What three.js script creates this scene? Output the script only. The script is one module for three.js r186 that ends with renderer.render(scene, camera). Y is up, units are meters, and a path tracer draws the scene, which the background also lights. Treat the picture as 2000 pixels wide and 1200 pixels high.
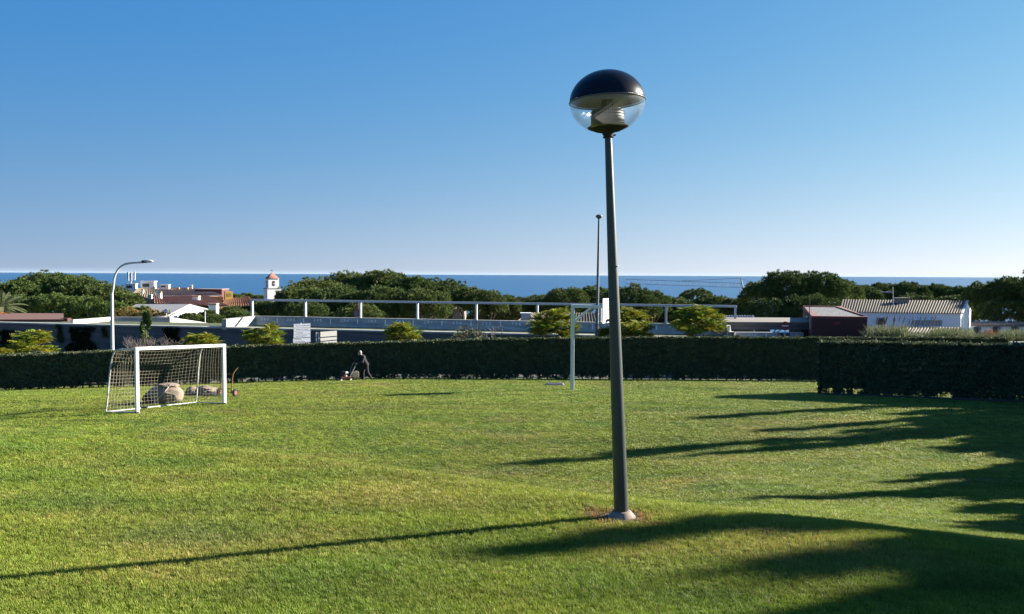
import * as THREE from 'three';
import { mergeGeometries, toCreasedNormals } from 'three/addons/utils/BufferGeometryUtils.js';
import { MarchingCubes } from 'three/addons/objects/MarchingCubes.js';
import { RoundedBoxGeometry } from 'three/addons/geometries/RoundedBoxGeometry.js';
import { FontLoader } from 'three/addons/loaders/FontLoader.js';

// ---------------------------------------------------------------- camera, sky, sun, exposure
const scene = new THREE.Scene();
const EYE = 5, FPX = 1500;                       // eye height in world units, focal length in photo pixels
const camera = new THREE.PerspectiveCamera(2 * Math.atan(600 / FPX) * 180 / Math.PI, 5 / 3, 0.1, 90000);
camera.position.set(0, EYE, 0);
camera.rotation.set(-2.44 * Math.PI / 180, 0, 0.286 * Math.PI / 180, 'YXZ');
camera.updateMatrixWorld(true);
const renderer = new THREE.WebGLRenderer({ antialias: true });
renderer.toneMapping = THREE.LinearToneMapping;
const EXPO = 4;
renderer.toneMappingExposure = EXPO;
renderer.shadowMap.enabled = true;

const R = Math.PI / 180, SUN_AZ = 22 * R, SUN_EL = 21 * R;
const sunDir = new THREE.Vector3(Math.cos(SUN_EL) * Math.cos(SUN_AZ), Math.sin(SUN_EL), -Math.cos(SUN_EL) * Math.sin(SUN_AZ));
const sun = new THREE.DirectionalLight(new THREE.Color().setRGB(1, 0.93, 0.80), 5);
sun.target.position.set(0, 0, -20); sun.position.copy(sunDir).multiplyScalar(200).add(sun.target.position);
sun.castShadow = true; sun.shadow.mapSize.set(4096, 4096); sun.shadow.radius = 1.2;
Object.assign(sun.shadow.camera, { left: -90, right: 90, top: 60, bottom: -60, near: 1, far: 500 });
scene.add(sun, sun.target);
{
  const W = 1024, H = 512, data = new Float32Array(W * H * 4), d = new THREE.Vector3();
  for (let j = 0; j < H; j++) for (let i = 0; i < W; i++) {
    const el = ((j + 0.5) / H - 0.5) * Math.PI, az = ((i + 0.5) / W - 0.5) * 2 * Math.PI;
    d.set(Math.cos(el) * Math.cos(az), Math.sin(el), Math.cos(el) * Math.sin(az));
    const g = Math.acos(Math.max(-1, Math.min(1, d.dot(sunDir)))) / R, e = Math.max(0, el / R);
    const z = Math.min(1, Math.max(0, (e - 18) / 72)), gl = Math.exp(-g / 50);
    const c = [0, 1, 2].map((k) => {
      const t = 1 - Math.exp(-e / [7, 12, 14][k]), hor = [0.106, 0.248, 0.452][k], top = [0.002, 0.156, 0.578][k] * (1 - 0.25 * z);
      const gh = [1.922, 1.662, 1.309][k], gt = [0.202, 0.2, 0.1][k];
      return (hor + (top - hor) * t + (gh + (gt - gh) * t) * gl) * 1.04 / EXPO;
    });
    const o = (j * W + i) * 4;
    if (el < 0) { c[0] = 0.2; c[1] = 0.25; c[2] = 0.3; }
    data[o] = c[0]; data[o + 1] = c[1]; data[o + 2] = c[2]; data[o + 3] = 1;
  }
  const sky = new THREE.DataTexture(data, W, H, THREE.RGBAFormat, THREE.FloatType);
  sky.mapping = THREE.EquirectangularReflectionMapping; sky.magFilter = THREE.LinearFilter; sky.minFilter = THREE.LinearFilter;
  sky.needsUpdate = true; scene.background = sky; scene.environment = sky;
}

// ---------------------------------------------------------------- helpers
function rngOf(seed) { let a = seed >>> 0; return () => { a = (a + 0x6D2B79F5) | 0; let t = Math.imul(a ^ (a >>> 15), 1 | a); t = (t + Math.imul(t ^ (t >>> 7), 61 | t)) ^ t; return ((t ^ (t >>> 14)) >>> 0) / 4294967296; }; }
const V = (x, y, z) => new THREE.Vector3(x, y, z);
const rel = (h) => EYE + h;                      // height given relative to the eye
const lerp = (a, b, t) => a + (b - a) * t, clamp = (x, a, b) => Math.max(a, Math.min(b, x));
const sstep = (a, b, x) => { const t = clamp((x - a) / (b - a), 0, 1); return t * t * (3 - 2 * t); };
function hash2(i, j) { let h = Math.imul(i, 374761393) + Math.imul(j, 668265263) | 0; h = Math.imul(h ^ (h >>> 13), 1274126177); return ((h ^ (h >>> 16)) >>> 0) / 4294967296; }
function noise(x, y) { const i = Math.floor(x), j = Math.floor(y), u = x - i, v = y - j, a = u * u * (3 - 2 * u), b = v * v * (3 - 2 * v); return lerp(lerp(hash2(i, j), hash2(i + 1, j), a), lerp(hash2(i, j + 1), hash2(i + 1, j + 1), a), b); }
function fbm(x, y, n = 4) { let s = 0, w = 0.5, t = 0; for (let k = 0; k < n; k++) { s += w * noise(x, y); t += w; w *= 0.55; x = x * 2.03 + 17.1; y = y * 2.03 + 9.7; } return s / t; }
function piece(tbl, x) { if (x <= tbl[0][0]) return tbl[0][1]; for (let k = 1; k < tbl.length; k++) if (x <= tbl[k][0]) return lerp(tbl[k - 1][1], tbl[k][1], (x - tbl[k - 1][0]) / (tbl[k][0] - tbl[k - 1][0])); return tbl[tbl.length - 1][1]; }
// a photo pixel at a depth (metres straight ahead) that comes from what the thing stands on or its usual size
function P(px, py, depth) {
  const v = V((px - 1000) / FPX, (600 - py) / FPX, -1).applyQuaternion(camera.quaternion);
  return v.multiplyScalar(depth / -v.z).add(camera.position);
}
const fieldTbl = [[-20, -3.5], [0, -3.9], [10, -4.1], [17, -4.2], [22, -4.28], [26, -4.45], [31, -4.82], [36, -5.22], [40, -5.6], [43, -5.93], [60, -7.2]];
const fieldH = (d) => (piece(fieldTbl, d - 1.2) + piece(fieldTbl, d) + piece(fieldTbl, d + 1.2)) / 3;
const sminK = (a, b, k) => { const h = Math.max(k - Math.abs(a - b), 0) / k; return Math.min(a, b) - h * h * k * 0.25; };
function gy(x, z) {                              // height of the lawn
  const d = -z;
  const c = piece([[-30, 17], [-7, 10.8], [-2, 8.6], [0.8, 6.95], [3, 5.9], [5, 4.4], [8, 2], [20, -2]], x);
  const S = piece([[-7, 0.42], [0, 0.42], [2, 0.34], [4, 0.25], [8, 0.2], [20, 0.17]], x), topAt = (q) => -(1.6 + 0.055 * q) - 0.02 * Math.max(0, x - 2);
  const bank = sminK(topAt(d), topAt(c) - S * (d - c), 0.2);
  const cross = (x < -8 ? 0.034 * (-8 - x) : 0) * sstep(26, 40, d);
  return rel(-sminK(-bank, -(fieldH(d) - cross), 1.3) + 0.05 * (fbm(x * 0.35 + 40, d * 0.35) - 0.5));
}
function G(px, py) {                             // where a photo pixel meets the lawn
  let a = 2.2, b = 2.2;
  for (; b < 60; b += 0.1) { const p = P(px, py, b); if (p.y < gy(p.x, p.z)) break; a = b; }
  for (let k = 0; k < 20; k++) { const m = (a + b) / 2, p = P(px, py, m); if (p.y < gy(p.x, p.z)) b = m; else a = m; }
  const p = P(px, py, b); p.y = gy(p.x, p.z); return p;
}
const hillTbl = [[-100, -3.2], [-10, -3.6], [20, -5.6], [44, -7.0], [66, -7.2], [85, -8.5], [110, -10], [150, -14], [300, -25], [560, -41], [900, -60]];
const hillY = (d) => rel(piece(hillTbl, d));

const used = {};
const numbered = (n) => { const k = (used[n] = (used[n] ?? -1) + 1); return k ? `${n}_${String(k).padStart(3, '0')}` : n; };
function tag(o, label, category, group) { o.userData.label = label; o.userData.category = category; if (group) o.userData.group = group; return o; }
function thing(name, label, category, pos = null, turn = 0, group) {
  const o = new THREE.Group(); o.name = numbered(name); if (pos) o.position.copy(pos); o.rotation.y = turn; scene.add(o);
  return tag(o, label, category, group);
}
function mesh(name, geo, mat, parent) { const m = new THREE.Mesh(geo, mat); m.name = parent ? name : numbered(name); (parent || scene).add(m); return m; }
function struct(name, geo, mat) { const m = mesh(name, geo, mat); m.userData.kind = 'structure'; return m; }
function inst(name, geo, mat, list, parent) {    // list of [Matrix4, Color]: leaves, blades and the like
  const m = new THREE.InstancedMesh(geo, mat, list.length); m.name = parent ? name : numbered(name); m.userData.kind = 'stuff';
  list.forEach(([t, c], i) => { m.setMatrixAt(i, t); if (c) m.setColorAt(i, c); });
  (parent || scene).add(m); return m;
}
const rgb = (r, g, b) => new THREE.Color().setRGB(r, g, b);
const std = (c, roughness = 0.8, extra = {}) => new THREE.MeshStandardMaterial({ color: c, roughness, side: THREE.DoubleSide, ...extra });
const leafMat = (c, transmission = 0.35, roughness = 0.75) => new THREE.MeshPhysicalMaterial({ color: c, roughness, transmission, thickness: 0, side: THREE.DoubleSide, specularIntensity: 0.3 });
function geoOf(pos, idx, extra = {}) {
  const g = new THREE.BufferGeometry(); g.setAttribute('position', new THREE.Float32BufferAttribute(pos, 3));
  if (extra.uv) g.setAttribute('uv', new THREE.Float32BufferAttribute(extra.uv, 2));
  if (extra.color) g.setAttribute('color', new THREE.Float32BufferAttribute(extra.color, 3));
  if (idx) g.setIndex(idx); g.computeVertexNormals(); return g;
}
function merge(list) { return mergeGeometries(list.map((g) => { const h = g.index ? g.toNonIndexed() : g.clone(); for (const k of Object.keys(h.attributes)) if (!['position', 'normal', 'uv'].includes(k)) h.deleteAttribute(k); if (!h.attributes.uv) h.setAttribute('uv', new THREE.Float32BufferAttribute(new Float32Array(h.attributes.position.count * 2), 2)); return h; })); }
const box = (sx, sy, sz, x = 0, y = 0, z = 0, b = 0) => (b ? new RoundedBoxGeometry(sx, sy, sz, 1, b) : new THREE.BoxGeometry(sx, sy, sz)).translate(x, y, z);
function rod(a, b, ra, rb = ra, seg = 7) {       // tapered round bar between two points
  const d = b.clone().sub(a), g = new THREE.CylinderGeometry(rb, ra, d.length(), seg, 1);
  g.translate(0, d.length() / 2, 0); g.applyQuaternion(new THREE.Quaternion().setFromUnitVectors(V(0, 1, 0), d.normalize())); return g.translate(a.x, a.y, a.z);
}
function beam(a, b, w, h, up = V(0, 1, 0)) {     // square bar between two points
  const d = b.clone().sub(a), L = d.length(); d.normalize(); const s = V(0, 0, 0).crossVectors(d, up).normalize(), u = V(0, 0, 0).crossVectors(s, d);
  const g = new RoundedBoxGeometry(w, h, L, 1, Math.min(w, h) * 0.12); g.applyMatrix4(new THREE.Matrix4().makeBasis(s, u, d.clone().negate())); const m = a.clone().lerp(b, 0.5); return g.translate(m.x, m.y, m.z);
}
const tube = (pts, r, n = 12, seg = 5) => new THREE.TubeGeometry(new THREE.CatmullRomCurve3(pts), n, r, seg, false);
function slab(top, t) {                          // solid from a polygon of world points, t thick, downwards
  const n = top.length, pos = [], flat = []; const c = top.reduce((s, p) => s.add(p), V(0, 0, 0)).divideScalar(n);
  const tri = (a, b, e) => pos.push(a.x, a.y, a.z, b.x, b.y, b.z, e.x, e.y, e.z), dn = (p) => V(p.x, p.y - t, p.z);
  for (let i = 0; i < n; i++) { const a = top[i], b = top[(i + 1) % n]; tri(c, a, b); tri(dn(c), dn(b), dn(a)); tri(a, dn(a), dn(b)); tri(a, dn(b), b); }
  return geoOf(pos, null);
}
function wallBetween(a, b, topA, topB, bottom, thick) {   // an upright wall over the line a-b (x, z), its left side on the line
  const d = V(b.x - a.x, 0, b.z - a.z).normalize(), n = V(-d.z, 0, d.x).multiplyScalar(thick);
  const q = [a, b, b.clone().add(n), a.clone().add(n)], ys = [topA, topB, topB, topA], pos = [], uv = [];
  const pt = (i, top) => [q[i].x, top ? ys[i] : bottom, q[i].z];
  const face = (...v) => { for (const k of [0, 1, 2, 0, 2, 3]) { pos.push(...v[k]); uv.push(v[k][0] * 0.98 + v[k][2] * 0.35, v[k][1] + 0.3 * v[k][2]); } };
  for (let i = 0; i < 4; i++) { const j = (i + 1) % 4; face(pt(i, 0), pt(j, 0), pt(j, 1), pt(i, 1)); }
  face(pt(0, 1), pt(1, 1), pt(2, 1), pt(3, 1)); face(pt(3, 0), pt(2, 0), pt(1, 0), pt(0, 0));
  return geoOf(pos, null, { uv });
}
function tex(w, h, fn, srgb = true, repeat = 1) {
  const a = new Uint8Array(w * h * 4);
  for (let j = 0; j < h; j++) for (let i = 0; i < w; i++) { const c = fn(i / w, j / h, i, j), o = (j * w + i) * 4; a[o] = clamp(c[0], 0, 1) * 255; a[o + 1] = clamp(c[1], 0, 1) * 255; a[o + 2] = clamp(c[2], 0, 1) * 255; a[o + 3] = 255; }
  const t = new THREE.DataTexture(a, w, h); t.wrapS = t.wrapT = THREE.RepeatWrapping; t.magFilter = THREE.LinearFilter; t.minFilter = THREE.LinearMipmapLinearFilter; t.generateMipmaps = true;
  if (srgb) t.colorSpace = THREE.SRGBColorSpace; t.repeat.set(repeat, repeat); t.needsUpdate = true; return t;
}
const M4 = (pos, q, s) => new THREE.Matrix4().compose(pos, q, s);
const Q = new THREE.Quaternion(), UP = V(0, 1, 0);
const outward = (n, spin) => new THREE.Quaternion().setFromUnitVectors(UP, n).multiply(new THREE.Quaternion().setFromAxisAngle(UP, spin));
const font = await new FontLoader().loadAsync('fonts/droid/droid_sans_bold.typeface.json');
function textGeo(str, size, depth = 0.006) {
  const g = new THREE.ExtrudeGeometry(font.generateShapes(str, size), { depth, bevelEnabled: false, curveSegments: 3 });
  g.computeBoundingBox(); const b = g.boundingBox; return g.translate(-(b.min.x + b.max.x) / 2, -(b.min.y + b.max.y) / 2, 0);
}

// ---------------------------------------------------------------- materials
const concreteMap = tex(512, 512, (u, v) => {    // board-marked concrete: fine plank grain, stains
  const b = Math.floor(v * 12), k = 0.80 + 0.10 * hash2(b, 3) + 0.10 * (fbm(u * 9 + b * 7, v * 90, 3) - 0.5) + 0.16 * (fbm(u * 6, v * 6, 4) - 0.5), s = (v * 12 - b) < 0.06 ? 0.82 : 1;
  return [k * s, k * s, k * 0.985 * s];
}, true, 0.5);
const concrete = std(rgb(0.56, 0.56, 0.55), 0.9, { map: concreteMap });
const concreteBase = std(rgb(0.66, 0.66, 0.64), 0.9, { map: concreteMap });
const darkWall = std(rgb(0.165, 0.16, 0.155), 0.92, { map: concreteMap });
const paleWall = std(rgb(0.58, 0.56, 0.51), 0.9, { map: concreteMap });
const white = std(rgb(0.76, 0.75, 0.73), 0.75), whiteMetal = std(rgb(0.70, 0.70, 0.70), 0.4);
const galv = std(rgb(0.48, 0.49, 0.51), 0.5, { metalness: 0.15 }), galvLight = std(rgb(0.5, 0.51, 0.52), 0.5, { metalness: 0.25 });
const darkMetal = std(rgb(0.03, 0.03, 0.035), 0.5), black = std(rgb(0.010, 0.010, 0.011), 0.8);
const barkMat = std(rgb(0.10, 0.072, 0.052), 0.95), twigMat = std(rgb(0.085, 0.075, 0.07), 0.95);
const hedgeLeaf = leafMat(rgb(0.095, 0.125, 0.07), 0.15, 0.8), hedgeCore = std(rgb(0.095, 0.125, 0.07), 1);
const pineLeaf = leafMat(rgb(0.105, 0.145, 0.040), 0.15, 0.65);
const broadLeaf = leafMat(rgb(0.26, 0.285, 0.032), 0.5, 0.6);
const grassLeaf = leafMat(rgb(0.305, 0.365, 0.047), 0.5, 0.65);

// ---------------------------------------------------------------- ground, road, sea
function grassTone(x, d) {                       // the grass itself: yellower, straw and lush patches, mowing lines
  const big = fbm(x * 0.16 + 3, d * 0.22 + 8), mid = fbm(x * 0.8, d * 1.1, 3), line = fbm(x * 0.16 + 0.04 * d + 5, d * 3.2 - x * 0.14, 3), fine = noise(x * 5, d * 6);
  const straw = clamp((fbm(x * 0.45 + 31, d * 0.75 + 2, 3) - 0.56) * 3.6, 0, 1) * (0.5 + 0.5 * fine), lush = clamp((0.5 - mid) * 3, 0, 1);
  const k = 0.82 + 0.55 * (line - 0.45) + 0.22 * (mid - 0.5) + 0.15 * (fine - 0.5);
  let r = lerp(0.88, 1.08, big), g = 1, b = lerp(0.8, 1.1, mid);
  r = lerp(r, 1.6, straw * 0.7); g = lerp(g, 1.12, straw * 0.7); b = lerp(b, 2.6, straw * 0.7);
  r *= lerp(1, 0.72, lush); g *= lerp(1, 0.9, lush);
  return [r * k, g * k, b * k];
}
const lampBase = G(1214, 1010);
const soilAt = (x, d) => clamp((0.30 - Math.hypot((x - lampBase.x) * 0.8, d + lampBase.z) + 0.34 * (fbm(x * 6, d * 6, 3) - 0.5)) * 6, 0, 1);   // bare reddish earth round the lamp's foot
{
  const X0 = -46, X1 = 46, D0 = -14, D1 = 44.6, S = 0.3, nx = Math.round((X1 - X0) / S), nd = Math.round((D1 - D0) / S), pos = [], uv = [], color = [], idx = [];
  for (let j = 0; j <= nd; j++) for (let i = 0; i <= nx; i++) {
    const x = lerp(X0, X1, i / nx), d = lerp(D0, D1, j / nd); pos.push(x, gy(x, -d), -d); uv.push(x / 2.5, d / 2.5);
    const t = grassTone(x, d), soil = soilAt(x, d);
    color.push(lerp(0.140 * t[0], 0.075, soil), lerp(0.170 * t[1], 0.052, soil), lerp(0.026 * t[2], 0.03, soil));
    if (i < nx && j < nd) { const a = j * (nx + 1) + i; idx.push(a, a + 1, a + nx + 2, a, a + nx + 2, a + nx + 1); }
  }
  const map = tex(512, 512, (u, v) => { const k = 0.62 + 0.5 * hash2(Math.floor(u * 512), Math.floor(v * 512)) * 0.8 + 0.3 * (noise(u * 128, v * 128) - 0.5); return [k, k, k * 0.95]; });
  struct('lawn', geoOf(pos, idx, { uv, color }), std(0xffffff, 1, { vertexColors: true, map, bumpMap: map, bumpScale: 0.02 }));
}
{                                                // the hillside that carries the road and the houses and falls to the sea
  const xs = [], ds = [-70, -30, -15, 0, 15, 30, 40, 46, 52, 60, 66, 72, 78, 85, 92, 100, 110, 120, 135, 150, 180, 220, 260, 300, 360, 430, 500, 560, 620];
  for (let x = -900; x <= 900; x += Math.abs(x) < 120 ? 6 : 40) xs.push(x);
  const pos = [], color = [], idx = [];
  ds.forEach((d, j) => xs.forEach((x, i) => {
    const far = clamp((Math.abs(x) - 50) / 60, 0, 1); pos.push(x, hillY(d) + (d > 80 ? 1.5 * (fbm(x * 0.02, d * 0.02) - 0.5) : 0) - (d < 46 ? 0.6 + far * 0.5 : 0), -d);
    const t = fbm(x * 0.07, d * 0.07); color.push(0.05 + 0.05 * t, 0.055 + 0.03 * t, 0.022 + 0.02 * t);
    if (i < xs.length - 1 && j < ds.length - 1) { const a = j * xs.length + i; idx.push(a, a + 1, a + xs.length + 1, a, a + xs.length + 1, a + xs.length); }
  }));
  struct('hillside', geoOf(pos, idx, { color }), std(0xffffff, 1, { vertexColors: true }));
  const sheet = (x0, x1, d0, d1, h) => new THREE.PlaneGeometry(x1 - x0, d1 - d0).rotateX(-Math.PI / 2).translate((x0 + x1) / 2, rel(h), -(d0 + d1) / 2);
  struct('road', sheet(-60, 60, 46.6, 54.5, -6.66), std(rgb(0.085, 0.085, 0.09), 0.95, { map: concreteMap }));
  struct('pavement', merge([box(120, 0.5, 1.9, 0, rel(-6.75), -45.62), box(120, 0.5, 3.2, 0, rel(-6.75), -56.1)]), std(rgb(0.10, 0.095, 0.09), 0.95, { map: concreteMap }));
  struct('sea', sheet(-45000, 45000, 330, 45000, -40), std(rgb(0.012, 0.075, 0.17), 0.42, { metalness: 0 }));
}
{                                                // short grass over the whole lawn, blades gathered in tufts
  const rnd = rngOf(11), blades = [], idx = [];
  for (let b = 0; b < 9; b++) {
    const a = rnd() * 6.283, r = Math.sqrt(rnd()) * 0.035, t = rnd() * 6.283, lean = 0.006 + rnd() * 0.022, h = 0.016 + rnd() * 0.021, w = 0.0020 + rnd() * 0.0014;
    const x = Math.cos(a) * r, z = Math.sin(a) * r, cx = Math.cos(t), cz = Math.sin(t), lx = -cz * lean, lz = cx * lean, o = blades.length / 3;
    blades.push(x - cx * w, -0.006, z - cz * w, x + cx * w, -0.006, z + cz * w, x + lx * 0.35 + cx * w * 0.8, h * 0.62, z + lz * 0.35 + cz * w * 0.8, x + lx * 0.35 - cx * w * 0.8, h * 0.62, z + lz * 0.35 - cz * w * 0.8, x + lx, h, z + lz);
    idx.push(o, o + 1, o + 2, o, o + 2, o + 3, o + 3, o + 2, o + 4);
  }
  const geo = geoOf(blades, idx), list = [], c = new THREE.Color(), n = 430000, l0 = Math.log(3), l1 = Math.log(43);
  for (let k = 0; k < n; k++) {
    const d = Math.exp(lerp(l0, l1, rnd())), x = (rnd() * 2 - 1) * (0.70 * d + 1.2), s = clamp(d / 8.5, 0.65, 4), hs = (0.75 + rnd() * 0.6) * clamp(0.8 + d * 0.012, 0.8, 1.25);
    const dl = Math.hypot(x - lampBase.x, d + lampBase.z), so = soilAt(x, d); if (dl < 0.14 || rnd() < so * 0.7 || (d > 40 && gy(x, -d) < rel(-6.6))) { rnd(); continue; }
    const t = grassTone(x, d), v = 0.72 + rnd() * 0.55, dry = rnd() < 0.05 ? 1.5 : 1, brown = so;
    c.setRGB(t[0] * v * dry * (1 + brown * 0.15), t[1] * v * (1 - 0.35 * brown), t[2] * v * dry * dry * (1 + 0.5 * brown));
    list.push([M4(V(x, gy(x, -d), -d), new THREE.Quaternion().setFromAxisAngle(UP, rnd() * 6.283), V(s, hs, s)), c.clone()]);
  }
  const g = inst('grass', geo, grassLeaf, list); tag(g, 'short mown green lawn grass with straw coloured patches', 'grass');
}

// ---------------------------------------------------------------- hedges
const sprig = (() => {                           // a clipped cypress sprig of flat little fans
  const rnd = rngOf(5), pos = [], idx = [];
  for (let k = 0; k < 9; k++) {
    const a = rnd() * 6.283, e = 0.15 + rnd() * 1.1, L = 0.07 + rnd() * 0.06, w = 0.018 + rnd() * 0.014, d = V(Math.cos(a) * Math.cos(e), Math.sin(e), Math.sin(a) * Math.cos(e)), s = V(0, 0, 0).crossVectors(d, V(rnd() - 0.5, rnd(), rnd() - 0.5)).normalize(), o = pos.length / 3;
    const m = d.clone().multiplyScalar(L * 0.55), e1 = d.clone().multiplyScalar(L); pos.push(0, 0, 0, m.x + s.x * w, m.y + s.y * w, m.z + s.z * w, e1.x, e1.y, e1.z, m.x - s.x * w, m.y - s.y * w, m.z - s.z * w); idx.push(o, o + 1, o + 2, o, o + 2, o + 3);
  }
  return geoOf(pos, idx);
})();
function hedge(label, path, thick, gapLow, density, seed, group) {   // path of [ground point, height]
  const rnd = rngOf(seed), root = thing('clipped_hedge', label, 'hedge', null, 0, group), list = [], stems = [], cpos = [], cidx = [], c = new THREE.Color();
  for (let k = 0; k + 1 < path.length; k++) {
    const [a, ha] = path[k], [b, hb] = path[k + 1], L = a.distanceTo(b), d = V(b.x - a.x, 0, b.z - a.z).normalize(), n = V(-d.z, 0, d.x); if (n.z < 0) n.negate();
    const at = (t, y, s) => V(lerp(a.x, b.x, t) + n.x * s, lerp(a.y, b.y, t) + y, lerp(a.z, b.z, t) + n.z * s);
    const wob = (t, y) => 0.13 * (fbm((k * 31 + t * L) * 0.8, y * 0.9 + seed, 3) - 0.5);
    const i0 = 0.07, ends = [k === 0 ? 0.07 / L : 0, k + 2 === path.length ? 1 - 0.07 / L : 1], o = cpos.length / 3;   // core set in from the leaves
    for (const t of ends) { const h = lerp(ha, hb, t); for (const [y, s] of [[gapLow + 0.16, -i0 * 2], [gapLow + 0.16, -thick + i0 * 2], [h - i0, -thick + i0], [h - i0, -i0]]) { const p = at(t, y, s); cpos.push(p.x, p.y, p.z); } }
    for (let q = 0; q < 4; q++) { const r = (q + 1) % 4; cidx.push(o + q, o + 4 + q, o + 4 + r, o + q, o + 4 + r, o + r); }
    if (k === 0) cidx.push(o, o + 1, o + 2, o, o + 2, o + 3); if (k + 2 === path.length) cidx.push(o + 4, o + 6, o + 5, o + 4, o + 7, o + 6);
    const put = (p, nn) => { const v = 0.6 + rnd() * 0.8, s = (0.8 + rnd() * 0.7) * (rnd() < 0.03 ? 1.7 : 1); c.setRGB(v * (0.9 + 0.4 * rnd()), v, v * 0.9); nn = nn.clone().add(V(rnd() - 0.5, rnd() - 0.3, rnd() - 0.5).multiplyScalar(0.9)).normalize(); list.push([M4(p, outward(nn, rnd() * 6.28), V(s, s, s)), c.clone()]); };
    const H = (ha + hb) / 2;
    for (let q = 0; q < L * H * density; q++) { const t = rnd(), y = lerp(gapLow - 0.05 * rnd(), lerp(ha, hb, t), Math.pow(rnd(), 0.93)); if (y < gapLow + 0.25 && fbm((k * 31 + t * L) * 2.2, y * 3, 2) > 0.6) continue; put(at(t, y, wob(t, y) - 0.06), n); }
    for (let q = 0; q < L * thick * density * 0.8; q++) { const t = rnd(), s = rnd(); put(at(t, lerp(ha, hb, t) - 0.05 + wob(t, s * 3), -s * thick), UP); }
    for (let q = 0; q < L * H * density * 0.15; q++) { const t = rnd(), y = lerp(gapLow, lerp(ha, hb, t), rnd()); put(at(t, y, -thick + 0.05), n.clone().negate()); }
    for (const [end, t, s] of [[k === 0, 0.02 / L, -1], [k + 2 === path.length, 1 - 0.02 / L, 1]]) if (end) for (let q = 0; q < thick * H * density; q++) put(at(t, lerp(gapLow, s < 0 ? ha : hb, rnd()), -rnd() * thick), d.clone().multiplyScalar(s));
    for (let x = 0.2; x < L; x += 0.38 + rnd() * 0.2) { const t = x / L, s = -thick * (0.35 + rnd() * 0.3), p = at(t, -0.15, s), e = at(t, gapLow + 0.5, s + (rnd() - 0.5) * 0.2); stems.push(rod(p, e, 0.035 + rnd() * 0.02, 0.03, 5)); for (let m = 0; m < 2; m++) stems.push(rod(p.clone().lerp(e, 0.35), e.clone().add(V((rnd() - 0.5) * 0.6, 0.1, (rnd() - 0.5) * 0.4)), 0.014, 0.01, 4)); }
  }
  mesh('inner_growth', geoOf(cpos, cidx), hedgeCore, root);
  const st = mesh('stems', merge(stems), barkMat, root); st.userData.kind = 'stuff';
  inst('foliage', sprig, hedgeLeaf, list, root);
}
const onLawn = (p) => V(p.x, gy(p.x, p.z), p.z);
hedge('long dark clipped hedge closing the far side of the lawn', [[-300, 708, 38.6], [-80, 700, 39.3], [0, 697, 40], [220, 688, 41], [440, 680, 42], [700, 672, 43], [1000, 664, 43.4], [1300, 661, 43.4], [1600, 662, 43], [1800, 662, 42.6], [1968, 663, 42.2]].map(([px, py, d]) => { const p = P(px, py, d), q = onLawn(p); return [q, p.y - q.y]; }), 0.95, 0.1, 190, 21, 'clipped hedges');
hedge('clipped hedge with a square end standing on the lawn before the long hedge', [[1603, 671, 31], [1800, 674, 29.4], [2000, 679, 27.9], [2200, 684, 26.6]].map(([px, py, d]) => { const p = P(px, py, d), q = onLawn(p); return [q, p.y - q.y]; }), 1.1, 0.1, 330, 22, 'clipped hedges');
{                                                // kerb at the foot of the near hedge
  const pts = [[1600, 31], [1800, 29.4], [2000, 27.9], [2200, 26.6]].map(([px, d]) => { const p = P(px, 700, d); return V(p.x, gy(p.x, p.z + 0.2), p.z + 0.2); });
  const g = []; for (let k = 0; k < 3; k++) g.push(beam(pts[k].clone().add(V(0, 0.0, 0)), pts[k + 1], 0.1, 0.16));
  tag(mesh('edging_kerb', merge(g), std(rgb(0.13, 0.09, 0.07), 0.95, { map: concreteMap })), 'low brown kerb along the foot of the square-ended hedge', 'kerb');
}

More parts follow.
